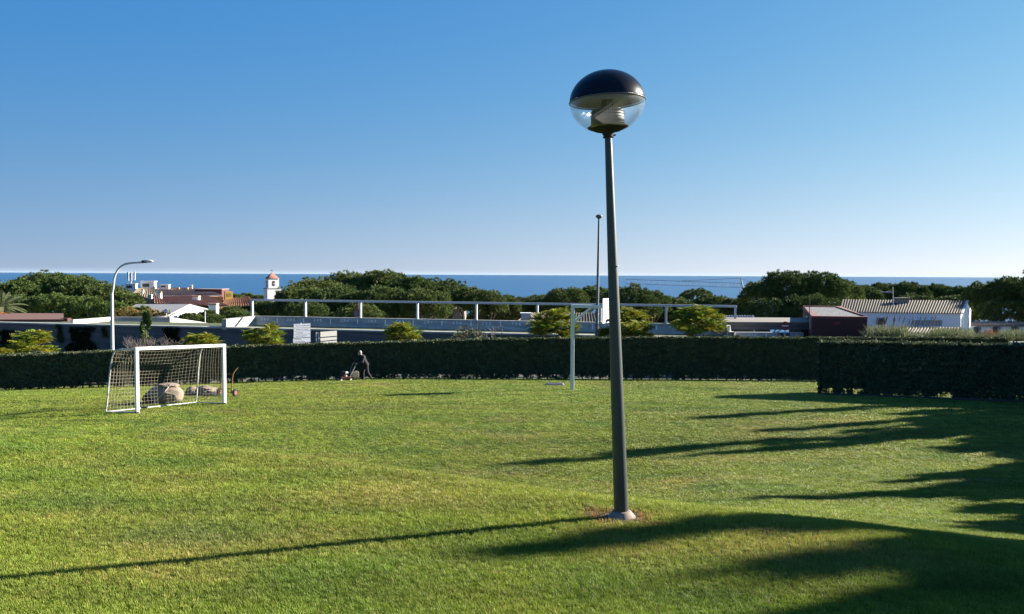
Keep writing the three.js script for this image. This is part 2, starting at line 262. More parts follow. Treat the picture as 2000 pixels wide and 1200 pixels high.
// ---------------------------------------------------------------- globe lamp
{
  const top = P(1188, 262, -lampBase.z - 0.02), axis = top.clone().sub(lampBase), H = axis.length();
  const o = thing('globe_lamp', 'dark leaning post lamp with half clear globe standing on the lawn', 'lamp post', lampBase);
  o.quaternion.setFromUnitVectors(UP, axis.normalize());
  const s = -lampBase.z / FPX;                   // metres per photo pixel there
  const lathe = (pts, seg = 48) => new THREE.LatheGeometry(pts.map(([r, y]) => new THREE.Vector2(r, y)), seg);
  const pole = std(rgb(0.042, 0.052, 0.048), 0.45, { metalness: 0.25, bumpMap: tex(128, 256, (u, v) => { const k = fbm(u * 12, v * 40, 3); return [k, k, k]; }, false, 1), bumpScale: 0.0006 });
  mesh('concrete_footing', lathe([[0.001, 0.055], [15 * s, 0.055], [19 * s, 0.045], [34 * s, -0.03], [40 * s, -0.07], [0.001, -0.08]]), std(rgb(0.27, 0.21, 0.185), 0.95, { map: concreteMap }), o);
  mesh('pole', lathe([[14.2 * s, 0.0], [13.9 * s, 0.3], [11.2 * s, H * 0.5], [6.9 * s, H - 0.02], [6.9 * s, H]]), pole, o);
  mesh('screw', new THREE.SphereGeometry(0.006, 8, 6).translate(8.4 * s, H * 0.66, 7.3 * s), galvLight, o);
  const neck = mesh('neck', lathe([[6.9 * s, H - 8 * s], [10.5 * s, H - 7 * s], [10.5 * s, H - 5 * s], [9 * s, H - 4 * s], [12.6 * s, H + 3 * s], [13.4 * s, H + 6 * s], [12 * s, H + 8 * s]]), black, o);
  mesh('screw', new THREE.CylinderGeometry(0.006, 0.006, 0.02, 8).rotateZ(Math.PI / 2).translate(12 * s, H - 3 * s, 0.01), darkMetal, neck);
  const a = 72.5 * s, b = 60 * s, cy = H + 61 * s;
  mesh('dish', lathe([[11 * s, H + 3 * s], [24 * s, H + 5.5 * s], [39 * s, H + 12 * s], [39.5 * s, H + 14 * s], [37 * s, H + 15 * s], [0.001, H + 15 * s]]), std(rgb(0.004, 0.004, 0.004), 0.85), o);
  const arc = (f0, f1, n, k = 1) => Array.from({ length: n + 1 }, (_, i) => { const t = lerp(f0, f1, i / n); return [Math.max(0.0005, a * k * Math.cos(t)), cy + b * k * Math.sin(t)]; });
  const ribs = tex(1024, 4, (u) => { const k = 0.5 + 0.5 * Math.cos(u * 6.2832 * 110); return [k, k, k]; }, false);
  mesh('clear_bowl', lathe(arc(-58 * R, 3 * R, 24, 0.992), 96), new THREE.MeshPhysicalMaterial({ color: rgb(0.93, 0.95, 0.95), roughness: 0.2, transmission: 1, thickness: 0, side: THREE.DoubleSide, bumpMap: ribs, bumpScale: 0.003 }), o);
  mesh('bowl_rim', new THREE.TorusGeometry(a * 0.998, 0.006, 8, 64).rotateX(Math.PI / 2).translate(0, cy + 0.004, 0), std(rgb(0.05, 0.055, 0.06), 0.3), o);
  mesh('cap', lathe([...arc(4 * R, 90 * R, 26)], 72), new THREE.MeshPhysicalMaterial({ color: rgb(0.004, 0.005, 0.010), roughness: 0.34, specularIntensity: 0.15, clearcoat: 0.22, clearcoatRoughness: 0.04, side: THREE.DoubleSide }), o);
  mesh('reflector', lathe([[a * 0.95, cy + 0.008], [a * 0.8, cy + 0.03], [a * 0.4, cy + 0.05], [0.001, cy + 0.055]]), std(rgb(0.07, 0.068, 0.05), 0.6), o);
  const core = mesh('lamp_housing', lathe([[0.001, H + 16 * s], [33 * s, H + 16 * s], [32 * s, H + 30 * s], [30 * s, H + 46 * s], [25 * s, H + 48 * s], [0.001, H + 48 * s]]), std(rgb(0.07, 0.07, 0.07), 0.6), o);
  const lou = []; for (let k = 0; k < 5; k++) lou.push(new THREE.TorusGeometry(32.2 * s, 0.003, 6, 40).rotateX(Math.PI / 2).translate(0, H + (19 + k * 5.6) * s, 0)); mesh('louvre_rings', merge(lou), darkMetal, core);
  mesh('lamp_neck', new THREE.CylinderGeometry(11 * s, 13 * s, 20 * s, 20).translate(0, H + 54 * s, 0), std(rgb(0.05, 0.05, 0.045), 0.6), o);
}

// ---------------------------------------------------------------- parking deck, walls, rail
const deckTop = rel(-4.5), AX = V(-22.44, 0, -66), U = V(0.977, 0, 0.215).normalize(), NF = V(-U.z, 0, U.x);   // NF points towards the lawn
const along = (t, off = 0, y = 0) => V(AX.x + U.x * t + NF.x * off, y, AX.z + U.z * t + NF.z * off);
const yawU = Math.atan2(-U.z, U.x);
{
  const o = thing('retaining_wall', 'long dark concrete retaining wall with pale coping between road and parking deck', 'wall');
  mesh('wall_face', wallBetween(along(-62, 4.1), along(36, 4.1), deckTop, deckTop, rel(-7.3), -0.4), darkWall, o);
  mesh('coping', wallBetween(along(-62, 4.2), along(36, 4.2), deckTop + 0.13, deckTop + 0.13, deckTop + 0.002, -0.55), paleWall, o);
  struct('parking_deck', slab([along(-62, 3.7, deckTop + 0.01), along(60, 3.7, deckTop + 0.01), along(60, -1.5, deckTop + 0.01), along(-62, -1.5, deckTop + 0.01)], 0.35), std(rgb(0.10, 0.12, 0.05), 0.95, { map: concreteMap }));
  const q = thing('parapet_wall', 'grey concrete parapet painted with parking space numbers', 'wall');
  const pTop = rel(-3.69);
  mesh('plinth', wallBetween(along(0, 0.12), along(41, 0.12), deckTop + 0.25, deckTop + 0.25, deckTop - 0.1, -0.5), concreteBase, q);
  mesh('upper_wall', wallBetween(along(0, 0), along(41, 0), pTop, pTop, deckTop + 0.245, -0.26), concrete, q);
  const paint = std(rgb(0.85, 0.86, 0.86), 0.7);
  for (let k = 0; k < 16; k++) {
    const t = 2.45 * k + 1.28, n = String(207 - k);
    if (k < 16) [...n].forEach((ch, i) => { const p = along(t + (i - 1) * 0.29, 0.004, pTop - 0.26); const m = mesh('painted_number', textGeo(ch, 0.22), paint, q); m.position.copy(p); m.rotation.y = yawU; });
    const p = along(2.45 * (k + 1), 0.004, pTop - 0.33), l = mesh('painted_line', box(0.09, 0.4, 0.006), paint, q); l.position.copy(p); l.rotation.y = yawU;
  }
  const f = thing('railing_frame', 'grey steel frame railing standing on the numbered parapet', 'railing');
  const railTop = rel(-2.24);
  mesh('top_rail', beam(along(-0.1, -0.13, railTop - 0.08), along(40.2, -0.13, railTop - 0.08), 0.14, 0.17), galv, f);
  for (let k = 0; k < 9; k++) mesh('post', box(0.16, railTop - pTop - 0.165, 0.2).translate(0, (railTop - pTop - 0.165) / 2, 0), k < 7 ? galvLight : galv, f).position.copy(along(5 * k + (k === 8 ? 0.1 : 0), -0.13, pTop)), f.children[f.children.length - 1].rotation.y = yawU;
  const b = thing('side_parapet', 'sunlit white parapet joining the end of the numbered wall', 'wall');
  const a0 = P(433, 640, 62), a1 = along(-0.02, 0);
  mesh('wall_panel', wallBetween(V(a0.x, 0, a0.z), V(a1.x, 0, a1.z), rel(-3.74), rel(-3.70), deckTop - 0.1, 0.42), paleWall, b);
  const flag = thing('banner_strip', 'small red and white cloth tied to a railing post', 'cloth', along(9.85, 0.02, pTop + 0.02), yawU);
  mesh('strip', box(0.14, 0.75, 0.03, -0.1, 0.9, 0.02), std(rgb(0.30, 0.05, 0.06), 0.8), flag); mesh('cloth', box(0.34, 0.55, 0.05, -0.16, 0.29, 0.02, 0.02), std(rgb(0.32, 0.14, 0.18), 0.9), flag);
}
{                                                // left bay and ramp
  const A0 = P(137, 640, 66), A1 = P(213, 640, 70.5), B1 = P(325, 640, 70.5), C1 = P(432, 640, 86), xz = (p) => V(p.x, 0, p.z), h = rel(-4.1);
  const a = thing('bay_wall', 'sunlit white wall with small painted signs at the parking entrance', 'wall');
  mesh('wall_panel', wallBetween(xz(A0), xz(A1), h, h, deckTop - 0.4, 0.3), paleWall, a);
  const d = xz(A1).sub(xz(A0)), L = d.length(); d.normalize(); const yaw = Math.atan2(-d.z, d.x), on = (t, y) => xz(A0).addScaledVector(d, t).add(V(-d.z * -0.012 * -1, y, 0)).add(V(0.012, 0, 0.004));
  const sg = (name, t, y, w, hh, col, lab) => { const m = mesh(name, box(w, hh, 0.012), std(col, 0.6), a); m.position.copy(on(t, y)); m.rotation.y = yaw; m.userData.label = lab; return m; };
  sg('sign', L * 0.13, h - 0.30, 0.35, 0.12, rgb(0.05, 0.2, 0.03), 'green arrow sign'); sg('sign', L * 0.24, h - 0.33, 0.45, 0.36, rgb(0.2, 0.04, 0.05), 'dark red sign'); sg('sign', L * 0.52, h - 0.24, 0.55, 0.32, rgb(0.35, 0.05, 0.05), 'red framed sign with a 3'); sg('sign', L * 0.67, h - 0.22, 0.45, 0.32, rgb(0.45, 0.18, 0.02), 'orange sign');
  const num = mesh('painted_number', textGeo('3', 0.2, 0.01), std(rgb(0.5, 0.45, 0.42), 0.7), a); num.position.copy(on(L * 0.52, h - 0.24)).add(V(0.02, 0, 0.01)); num.rotation.y = yaw;
  const b = thing('bay_back_wall', 'shaded grey concrete wall behind the parking entrance', 'wall');
  mesh('wall_panel', wallBetween(xz(A1).add(V(-0.35, 0, 0)), xz(B1), h, h, deckTop - 0.4, -0.3), concrete, b);
  const c = thing('ramp_wall', 'sunlit white wall sloping down along the ramp', 'wall');
  mesh('wall_panel', wallBetween(xz(B1).add(V(0.012, 0, 0)), xz(C1), h, rel(-5.9), rel(-8.8), 0.3), paleWall, c);
  const k = thing('low_building', 'low white building with flat brown roof beside the parking entrance', 'building');
  const r = [P(-60, 637, 68), P(0, 634.5, 68), P(75, 624.5, 76), P(122, 627.5, 72)], y = rel(-4.25);
  const q = [P(-120, 640, 67.5), P(124, 640, 69), P(124, 640, 79), P(-120, 640, 79)].map((p) => V(p.x, y, p.z));
  mesh('wall', slab(q.map((p, i) => V(p.x + (i === 0 || i === 3 ? 0.15 : -0.15), y - 0.171, p.z + (i < 2 ? -0.15 : 0.15))), 4.4), white, k);
  mesh('roof', slab(q, 0.17), std(rgb(0.12, 0.055, 0.04), 0.9), k);
  const g = thing('gate_block', 'dark red gate pillar between low building and white bay wall', 'pillar'); const gp = P(129, 640, 70);
  mesh('pillar', box(0.6, 4.6, 0.6, gp.x, rel(-6.5), gp.z), std(rgb(0.07, 0.02, 0.02), 0.8), g);
}

// ---------------------------------------------------------------- trees
const tuft = (n, L, w, seed, up) => { const rnd = rngOf(seed), pos = []; for (let k = 0; k < n; k++) { const a = rnd() * 6.283, e = up + rnd() * 1.3, l = L * (0.6 + rnd() * 0.6), d = V(Math.cos(a) * Math.cos(e), Math.sin(e), Math.sin(a) * Math.cos(e)), s = V(0, 0, 0).crossVectors(d, V(rnd() - 0.5, rnd() - 0.5, rnd() - 0.5)).normalize().multiplyScalar(w), m = d.clone().multiplyScalar(l * 0.5), e1 = d.clone().multiplyScalar(l); pos.push(0, 0, 0, m.x + s.x, m.y + s.y, m.z + s.z, e1.x, e1.y, e1.z, 0, 0, 0, e1.x, e1.y, e1.z, m.x - s.x, m.y - s.y, m.z - s.z); } return geoOf(pos, null); };
const pineTuft = tuft(26, 0.36, 0.024, 7, 0.05);
function limbTree(root, base, crownPts, r0, rnd, mat = barkMat, forkAt = 0.45) {
  const top = crownPts.reduce((s, p) => s.add(p), V(0, 0, 0)).divideScalar(crownPts.length), fork = base.clone().lerp(V(top.x, top.y, top.z), forkAt);
  fork.x += (rnd() - 0.5) * 0.6; const g = [];
  mesh('trunk', mergeGeometries([rod(base.clone().add(V(0, -0.3, 0)), base.clone().lerp(fork, 0.5).add(V((rnd() - 0.5) * 0.3, 0, 0)), r0, r0 * 0.82, 8), rod(base.clone().lerp(fork, 0.48), fork.clone().add(V(0, 0.1, 0)), r0 * 0.83, r0 * 0.65, 8)]), mat, root);
  for (const p of crownPts) { const m = fork.clone().lerp(p, 0.5).add(V((rnd() - 0.5) * 0.5, -0.25, (rnd() - 0.5) * 0.5)); g.push(rod(fork, m, r0 * 0.5, r0 * 0.3, 6), rod(m, p, r0 * 0.3, r0 * 0.12, 5)); }
  mesh('limbs', mergeGeometries(g), mat, root).userData.kind = 'stuff';
}
function pine(px, topy, rpx, depth, o = {}) {    // umbrella pine: px column, top of crown, half width in photo pixels, depth
  const seed = Math.round(px * 7 + topy * 13), rnd = rngOf(seed), rx = rpx * depth / FPX, top = P(px, topy + 3, depth);
  const base = V(top.x + (rnd() - 0.5), hillY(depth) - 0.4, top.z), H = top.y - base.y, ch = o.ch || Math.min(rx * 0.75, H * 0.5), hue = rnd(), tint = o.tint || [0.82 + 0.42 * hue, 0.9 + 0.22 * hue, 0.85 + 0.2 * hue];
  const root = thing(o.name || 'umbrella_pine', o.label, o.cat || 'tree', null, 0, o.group), cy = top.y - ch, list = [], c = new THREE.Color(), limbs = [];
  const lumps = o.lumps || Math.round(clamp(rx * rx * 6.5, 40, 190)), per = o.per || 30;
  for (let k = 0; k < lumps; k++) {
    const u = -0.22 + 1.2 * (k + rnd()) / lumps, ct = Math.min(1, u), st = Math.sqrt(Math.max(0, 1 - ct * ct)), a = k * 2.39996 + rnd() * 0.7, f = (0.76 + rnd() * 0.2) * (k % 9 === 0 ? 1.06 : 1);
    const L = V(top.x + rx * st * Math.cos(a) * f, cy + ch * ct * f + (rnd() - 0.5) * 0.3, top.z + rx * 0.9 * st * Math.sin(a) * f), lr = rx * (0.09 + rnd() * 0.09) + 0.22, lt = 0.88 + rnd() * 0.24;
    if (k % Math.ceil(lumps / 7) === 0) limbs.push(L.clone().lerp(V(top.x, cy, top.z), 0.15));
    for (let q = 0; q < per; q++) {
      const e = -0.45 + 1.45 * rnd(), b = rnd() * 6.283, cs = Math.sqrt(Math.max(0, 1 - e * e)), n = V(cs * Math.cos(b), e, cs * Math.sin(b)), rr = lr * (0.75 + rnd() * 0.35), s = (0.62 + rnd() * 0.5) * (o.size || 1) * clamp(depth / 100, 0.8, 1.3);
      const v = lt * (0.85 + rnd() * 0.3); c.setRGB(v * tint[0] * (0.9 + rnd() * 0.25), v * tint[1], v * tint[2]);
      list.push([M4(V(L.x + n.x * rr, L.y + n.y * rr * 0.8, L.z + n.z * rr), outward(n.add(V(0, 0.3, 0)).normalize(), rnd() * 6.28), V(s, s, s)), c.clone()]);
    }
  }
  limbTree(root, base, limbs, clamp(rx * 0.06, 0.12, 0.4), rnd);
  inst('crown', pineTuft, pineLeaf, list, root); return root;
}
const numberAt = (px) => { let best = 0, bd = 1e9; for (let k = 0; k < 16; k++) { const p = along(2.45 * k + 1.28, 0, rel(-3.9)).project(camera), e = Math.abs((p.x + 1) * 1000 - px); if (e < bd) { bd = e; best = 207 - k; } } return best; };
const taken = {}, own = (label, alt) => { const k = (taken[label] = (taken[label] || 0) + 1); return k === 1 ? label : k === 2 ? `${alt} ${label}` : `${label}, the ${['', '', '', 'third', 'fourth', 'fifth'][k]} deep`; };
const G1 = 'pines behind the parking deck', G2 = 'pines beyond the white tiled house', G3 = 'pines beside the brown roofs';
for (const [px, ty, r, d] of [[470, 594, 36, 100], [512, 588, 38, 98], [588, 562, 54, 96], [612, 546, 70, 104], [690, 534, 66, 116], [748, 530, 62, 113], [802, 541, 56, 103], [660, 562, 66, 95], [742, 562, 66, 94], [862, 547, 56, 106], [825, 566, 56, 93], [905, 560, 42, 102], [948, 567, 42, 98], [983, 578, 32, 101], [600, 590, 50, 88], [700, 596, 50, 87]])
  pine(px, ty, r, d, { label: own(`broad umbrella pine rising behind parking number ${numberAt(px)}`, ty > 555 ? 'lower' : 'taller'), group: G1 });
for (const [px, ty, r, d] of [[1022, 583, 38, 122], [1062, 576, 42, 112], [1106, 562, 48, 106], [1166, 561, 46, 110], [1228, 559, 58, 102], [1272, 568, 38, 106]])
  pine(px, ty, r, d, { label: own(`low umbrella pine beyond the tiled roof behind number ${numberAt(px)}`, 'rear'), group: 'pines behind the basketball hoop' });
for (const [px, ty, r, d] of [[1318, 583, 42, 124], [1396, 582, 52, 128], [1446, 583, 40, 122]])
  pine(px, ty, r, d, { label: 'low pine below the crane jib', group: 'low pines below the crane', ch: 2.2 });
pine(1360, 559, 45, 158, { label: 'paler rounded pine standing alone before the sea under the crane jib', ch: 5, lumps: 60 });
for (const [px, ty, r, d] of [[1490, 549, 40, 100], [1540, 531, 56, 97], [1602, 532, 56, 97], [1642, 549, 44, 100], [1505, 585, 50, 92], [1580, 575, 66, 92]])
  pine(px, ty, r, d, { label: 'tall dense pine behind the dark red building', group: 'pines behind the dark red building' });
for (const [px, ty, r, d, where] of [[1684, 558, 36, 116, 'behind the left end of the white house ridge'], [1722, 556, 42, 134, 'behind the television aerial'], [1772, 553, 46, 134, 'rising behind the chimney of the white house'], [1830, 557, 46, 136, 'behind the ridge between chimney and gable'], [1884, 562, 38, 132, 'showing above the gable peak of the white house'], [1790, 578, 50, 118, 'close behind the chimney, lower than the trees around it'], [1860, 580, 46, 118, 'close behind the ridge by the gable, low and dark']])
  pine(px, ty, r, d, { label: `flat topped pine ${where.replace('left end', 'red building end')}`, group: G2 });
for (const [px, ty, r, d] of [[1930, 553, 44, 100], [1984, 542, 56, 98], [2050, 540, 60, 98], [1965, 585, 46, 95]])
  pine(px, ty, r, d, { label: 'large spreading pine beside the gable of the white tiled house', group: 'pines beside the gable' });
pine(2078, 484, 66, 87, { ch: 4.5, label: 'dense pine close beside the gable of the white tiled house' });
pine(2118, 528, 84, 88, { label: 'wide pine shading the gable of the white tiled house' });
for (const [px, ty, r, d] of [[-30, 560, 60, 100], [34, 548, 56, 100], [92, 534, 66, 104], [152, 541, 62, 103], [204, 556, 50, 101], [244, 573, 38, 100]])
  pine(px, ty, r, d, { label: 'big rounded pine beside the brown roofed buildings', group: G3 });
for (const [px, ty, r, d] of [[-10, 580, 40, 86], [45, 575, 44, 86], [105, 573, 46, 86], [165, 578, 44, 86], [222, 586, 42, 86], [268, 598, 30, 86]])
  pine(px, ty, r, d, { name: 'monterey_cypress', label: 'dense dark cypress in the row behind the parking entrance walls', group: 'cypresses behind the entrance', ch: 3.2, tint: [0.95, 1.05, 0.9], lumps: 90, per: 42 });
for (let k = 0; k < 15; k++) pine(505 + k * 62 + 14 * Math.sin(k * 3), 600 + 5 * Math.sin(k * 1.9), 44, 130, { name: 'undergrowth_shrub', cat: 'shrub', label: own(`dark undergrowth below the pine crowns behind number ${numberAt(505 + k * 62 + 14 * Math.sin(k * 3))}`, 'second'), group: 'undergrowth behind the railing', ch: 2.6, lumps: 36, per: 34, size: 1.3 });
for (const [px, ty, r, d] of [[462, 576, 24, 230], [485, 574, 24, 240], [508, 575, 20, 236]]) pine(px, ty, r, d, { label: 'far pine beside the white bell tower', group: 'far pines by the tower', ch: 2.5, size: 1.6, lumps: 30 });
for (const [px, ty, r, d, nm] of [[372, 611, 24, 82], [402, 608, 24, 84], [420, 616, 22, 82], [452, 598, 24, 88], [468, 606, 30, 84]])
  pine(px, ty, r, d, { name: 'dark_shrub', cat: 'shrub', label: 'dark leafy shrub beside the sloping ramp wall', group: 'shrubs along the ramp', ch: 1.3, lumps: 30, per: 50, size: 0.8 });
for (const [px, ty, r, d] of [[252, 600, 30, 84], [288, 603, 26, 84], [318, 606, 20, 84]])
  pine(px, ty, r, d, { name: 'brown_shrub', cat: 'shrub', label: 'brownish straggly shrub behind the shaded bay wall', group: 'straggly shrubs', ch: 1.5, lumps: 22, per: 34, size: 0.8, tint: [2.3, 1.3, 1.5] });

// row of tall cypresses beside the lawn whose shadows reach across it
const colTuft = tuft(12, 0.42, 0.05, 9, 0.6);
function cypress(base, H, r, label, group, o = {}) {
  const rnd = rngOf(Math.round(base.x * 91 + base.z * 37)), root = thing('cypress_tree', label, 'tree', null, 0, group), list = [], c = new THREE.Color(), n = Math.round(H * r * (o.den || 210));
  const boughs = Array.from({ length: Math.round(H * 5) }, () => [rnd(), rnd() * 6.283, 0.8 + rnd() * 0.5]);
  for (let k = 0; k < n; k++) {
    const [t, a0, len] = boughs[Math.floor(rnd() * boughs.length)], y = t * t * 0.1 + t * 0.9, rr = r * Math.pow(1 - y, o.blunt || 0.75) * (0.55 + 0.45 * Math.min(1, y * 9)) * len, f = Math.sqrt(rnd()), a = a0 + (rnd() - 0.5) * 1.1;
    const p = V(base.x + Math.cos(a) * rr * f, base.y + 0.35 + y * (H - 0.5) + f * 0.35 + (rnd() - 0.5) * 0.5, base.z + Math.sin(a) * rr * f), v = 0.5 + rnd() * 0.6, s = (0.7 + rnd() * 0.6) * (o.size || 1);
    c.setRGB(v * 0.85, v, v * 0.9); list.push([M4(p, outward(V(Math.cos(a), 0.9, Math.sin(a)).normalize(), rnd() * 6.28), V(s, s, s)), c.clone()]);
  }
  mesh('trunk', rod(base.clone().add(V(0, -0.3, 0)), base.clone().add(V(0, H * 0.93, 0)), Math.max(0.04, r * 0.12), 0.02, 7), barkMat, root);
  inst('crown', colTuft, pineLeaf, list, root);
}
const rowTips = [[1275, 823, 0.55], [1370, 853, 0.5], [935, 915, 0.75], [1330, 892, 0.55], [1560, 872, 0.6], [1455, 980, 0.65], [1640, 948, 0.6], [1400, 1004, 0.3], [745, 1100, 0.6], [960, 1078, 0.5], [1180, 1064, 0.5], [1310, 1150, 0.35], [1480, 1215, 0.6]];
for (const [k, [px, py, r]] of rowTips.entries()) {          // tall ones: where the tip of each shadow lies on the lawn gives the height
  const t = G(px, py), s0 = (0.69 * -t.z + r + 2.2 - t.x) / (Math.cos(SUN_AZ) - 0.69 * Math.sin(SUN_AZ)), s = Math.max(16, s0 + 0.8 + 1.6 * hash2(k, 8)), x = t.x + Math.cos(SUN_AZ) * s, d = -t.z + Math.sin(SUN_AZ) * s, y = gy(x, -d);
  cypress(V(x, y, -d), t.y + s * Math.tan(SUN_EL) - y - 0.6, r, 'tall cypress in the row beside the lawn that casts long shadows', 'cypress row beside the lawn', { den: 190, size: 0.72 });
}
const beltTips = [[1780, 796], [1750, 815], [1800, 838], [1700, 862], [1820, 884], [1900, 905], [1930, 932], [1870, 955], [1840, 975], [1860, 1000], [1940, 905], [1930, 945], [1900, 985], [1890, 1012], [1850, 1034], [1790, 1052], [1560, 1066], [1650, 1082], [1780, 1102], [1760, 1135], [1690, 1168], [1620, 1205], [1540, 1250], [1480, 1310], [1430, 1400]];
for (const [k, [px, py]] of beltTips.entries()) {
  const t = G(px, py), r = py > 1010 ? 0.85 : 1.3, s0 = (0.69 * -t.z + r + 2.2 - t.x) / (Math.cos(SUN_AZ) - 0.69 * Math.sin(SUN_AZ)), s = Math.max(11, s0 + 0.5 + 2.5 * hash2(k, 5)), x = t.x + Math.cos(SUN_AZ) * s, d = -t.z + Math.sin(SUN_AZ) * s, y = gy(x, -d);
  cypress(V(x, y, -d), t.y + s * Math.tan(SUN_EL) - y - 0.6, r, 'broad low cypress growing among the tall cypress row beside the lawn', 'cypress row beside the lawn', { den: 180, size: 0.85, blunt: 0.4 });
}
cypress(V(P(285, 640, 57.4).x, rel(-6.5), -57.4), P(285, 613, 57.4).y - rel(-6.5), 0.42, 'small narrow cypress standing against the dark retaining wall', undefined, { den: 900, size: 0.5 });

// young street trees with feathery yellowish leaves
const frond = (() => { const pos = [], n = 8; for (let k = 0; k < n; k++) { const t = (k + 0.6) / n, x = t * 0.5, y = 0.1 * t - 0.32 * t * t, l = 0.13 * Math.sin(Math.PI * (0.15 + 0.8 * t)), w = 0.032; for (const s of [-1, 1]) pos.push(x - w, y, 0, x + w, y + 0.008, 0, x + 0.05, y - 0.03, s * l); } pos.push(0, 0.008, 0, 0.5, -0.22, 0.006, 0.5, -0.22, -0.006); return geoOf(pos, null); })();
function feather(px, ty, rpx, hpx, depth, label, group, o = {}) {
  const rnd = rngOf(Math.round(px * 3 + 5)), top = P(px, ty, depth), k = depth / FPX, rx = rpx * k, ch = hpx * k * 0.5, base = V(top.x + (rnd() - 0.5) * 0.2, rel(-6.5), top.z), root = thing(o.name || 'street_tree', label, o.cat || 'tree', null, 0, group), list = [], c = new THREE.Color(), limbs = [];
  const ends = Array.from({ length: o.ends || 60 }, (_, i) => { const u = -0.55 + 1.53 * rnd(), a = i * 2.4 + rnd(), st = Math.sqrt(Math.max(0, 1 - u * u)), f = 0.45 + 0.5 * Math.sqrt(rnd()); return V(top.x + rx * st * Math.cos(a) * f, top.y - ch + ch * u * f, top.z + rx * st * Math.sin(a) * f); });
  ends.forEach((p, i) => { if (i % 9 === 0) limbs.push(p); const tone = 0.75 + rnd() * 0.5, yel = rnd(); for (let q = 0; q < (o.per || 17); q++) { const a = rnd() * 6.283, s = (0.6 + rnd() * 0.5) * (o.size || 1), e = new THREE.Euler((rnd() - 0.5) * 0.9, a, 0.15 + rnd() * 0.7, 'YXZ'), v = tone * (0.8 + rnd() * 0.4); c.setRGB(v * lerp(0.75, 1.25, yel), v, v * 0.8); list.push([M4(p.clone().add(V((rnd() - 0.5) * 0.16, (rnd() - 0.5) * 0.16, (rnd() - 0.5) * 0.16)), new THREE.Quaternion().setFromEuler(e), V(s, s, s)), c.clone()]); } });
  limbTree(root, base, limbs, 0.06, rnd, twigMat, 0.6);
  inst('crown', frond, o.mat || broadLeaf, list, root); return root;
}
const GS = 'young street trees along the road';
feather(63, 646, 40, 66, 50, 'young yellow-green street tree before the dark retaining wall', GS);
feather(-8, 680, 24, 36, 48, 'young yellow-green street tree before the dark retaining wall', GS);
feather(390, 655, 32, 34, 51, 'low yellow-green tree top showing above the hedge behind the goal', null);
feather(516, 635, 40, 62, 50, 'yellow-green street tree beside the stacked direction signs', null);
feather(785, 632, 32, 46, 50, 'small yellow-green street tree below parking number 202', null);
feather(1082, 600, 46, 78, 50, 'green feathery street tree behind the basketball post', null, { ends: 95 });
feather(1228, 600, 40, 50, 52, 'feathery street tree standing right behind the globe lamp post', null);
feather(1240, 628, 34, 50, 50, 'lower yellow-green tree beside the globe lamp post', null);
feather(1362, 598, 52, 74, 50, 'spreading feathery street tree beside the end of the railing', null, { ends: 110 });
feather(1190, 642, 22, 32, 51, 'small dark green sapling between tall mast and globe lamp', null, { ends: 30 });
feather(912, 636, 34, 54, 50, 'thin greyish olive shrub above the hedge below number 200', null, { name: 'olive_shrub', cat: 'shrub', mat: leafMat(rgb(0.11, 0.115, 0.06), 0.2, 0.7), per: 9, size: 0.55, ends: 80 });

// bare twiggy shrubs
function twigs(px0, px1, ty, by, depth, n, label, thick = 0.016) {
  const rnd = rngOf(px0 * 5 + 1), g = [], root = thing('bare_shrub', label, 'shrub'), m = P((px0 + px1) / 2, by, depth);
  for (let k = 0; k < n; k++) {
    const a = P(lerp(px0, px1, 0.15 + 0.7 * rnd()), by, depth), e = P(lerp(px0, px1, rnd()), lerp(ty, by, rnd() * 0.5), depth + (rnd() - 0.5) * 1.6); a.y = rel(-6.5); const mid = a.clone().lerp(e, 0.6).add(V((rnd() - 0.5) * 0.3, 0.1, 0));
    g.push(rod(a, mid, thick * 1.3, thick, 4), rod(mid, e, thick, thick * 0.5, 4));
    for (let q = 0; q < 4; q++) { const s = mid.clone().lerp(e, rnd()); g.push(rod(s, s.clone().add(V((rnd() - 0.5) * 0.7, 0.12 + rnd() * 0.28, (rnd() - 0.5) * 0.6)), thick * 0.6, thick * 0.35, 3)); }
  }
  mesh('branches', mergeGeometries(g), twigMat, root).userData.kind = 'stuff';
}
twigs(236, 362, 662, 684, 49, 70, 'wide grey leafless shrub behind the football goal');
twigs(930, 985, 634, 664, 50, 9, 'bare forked branches below parking number 199', 0.03);
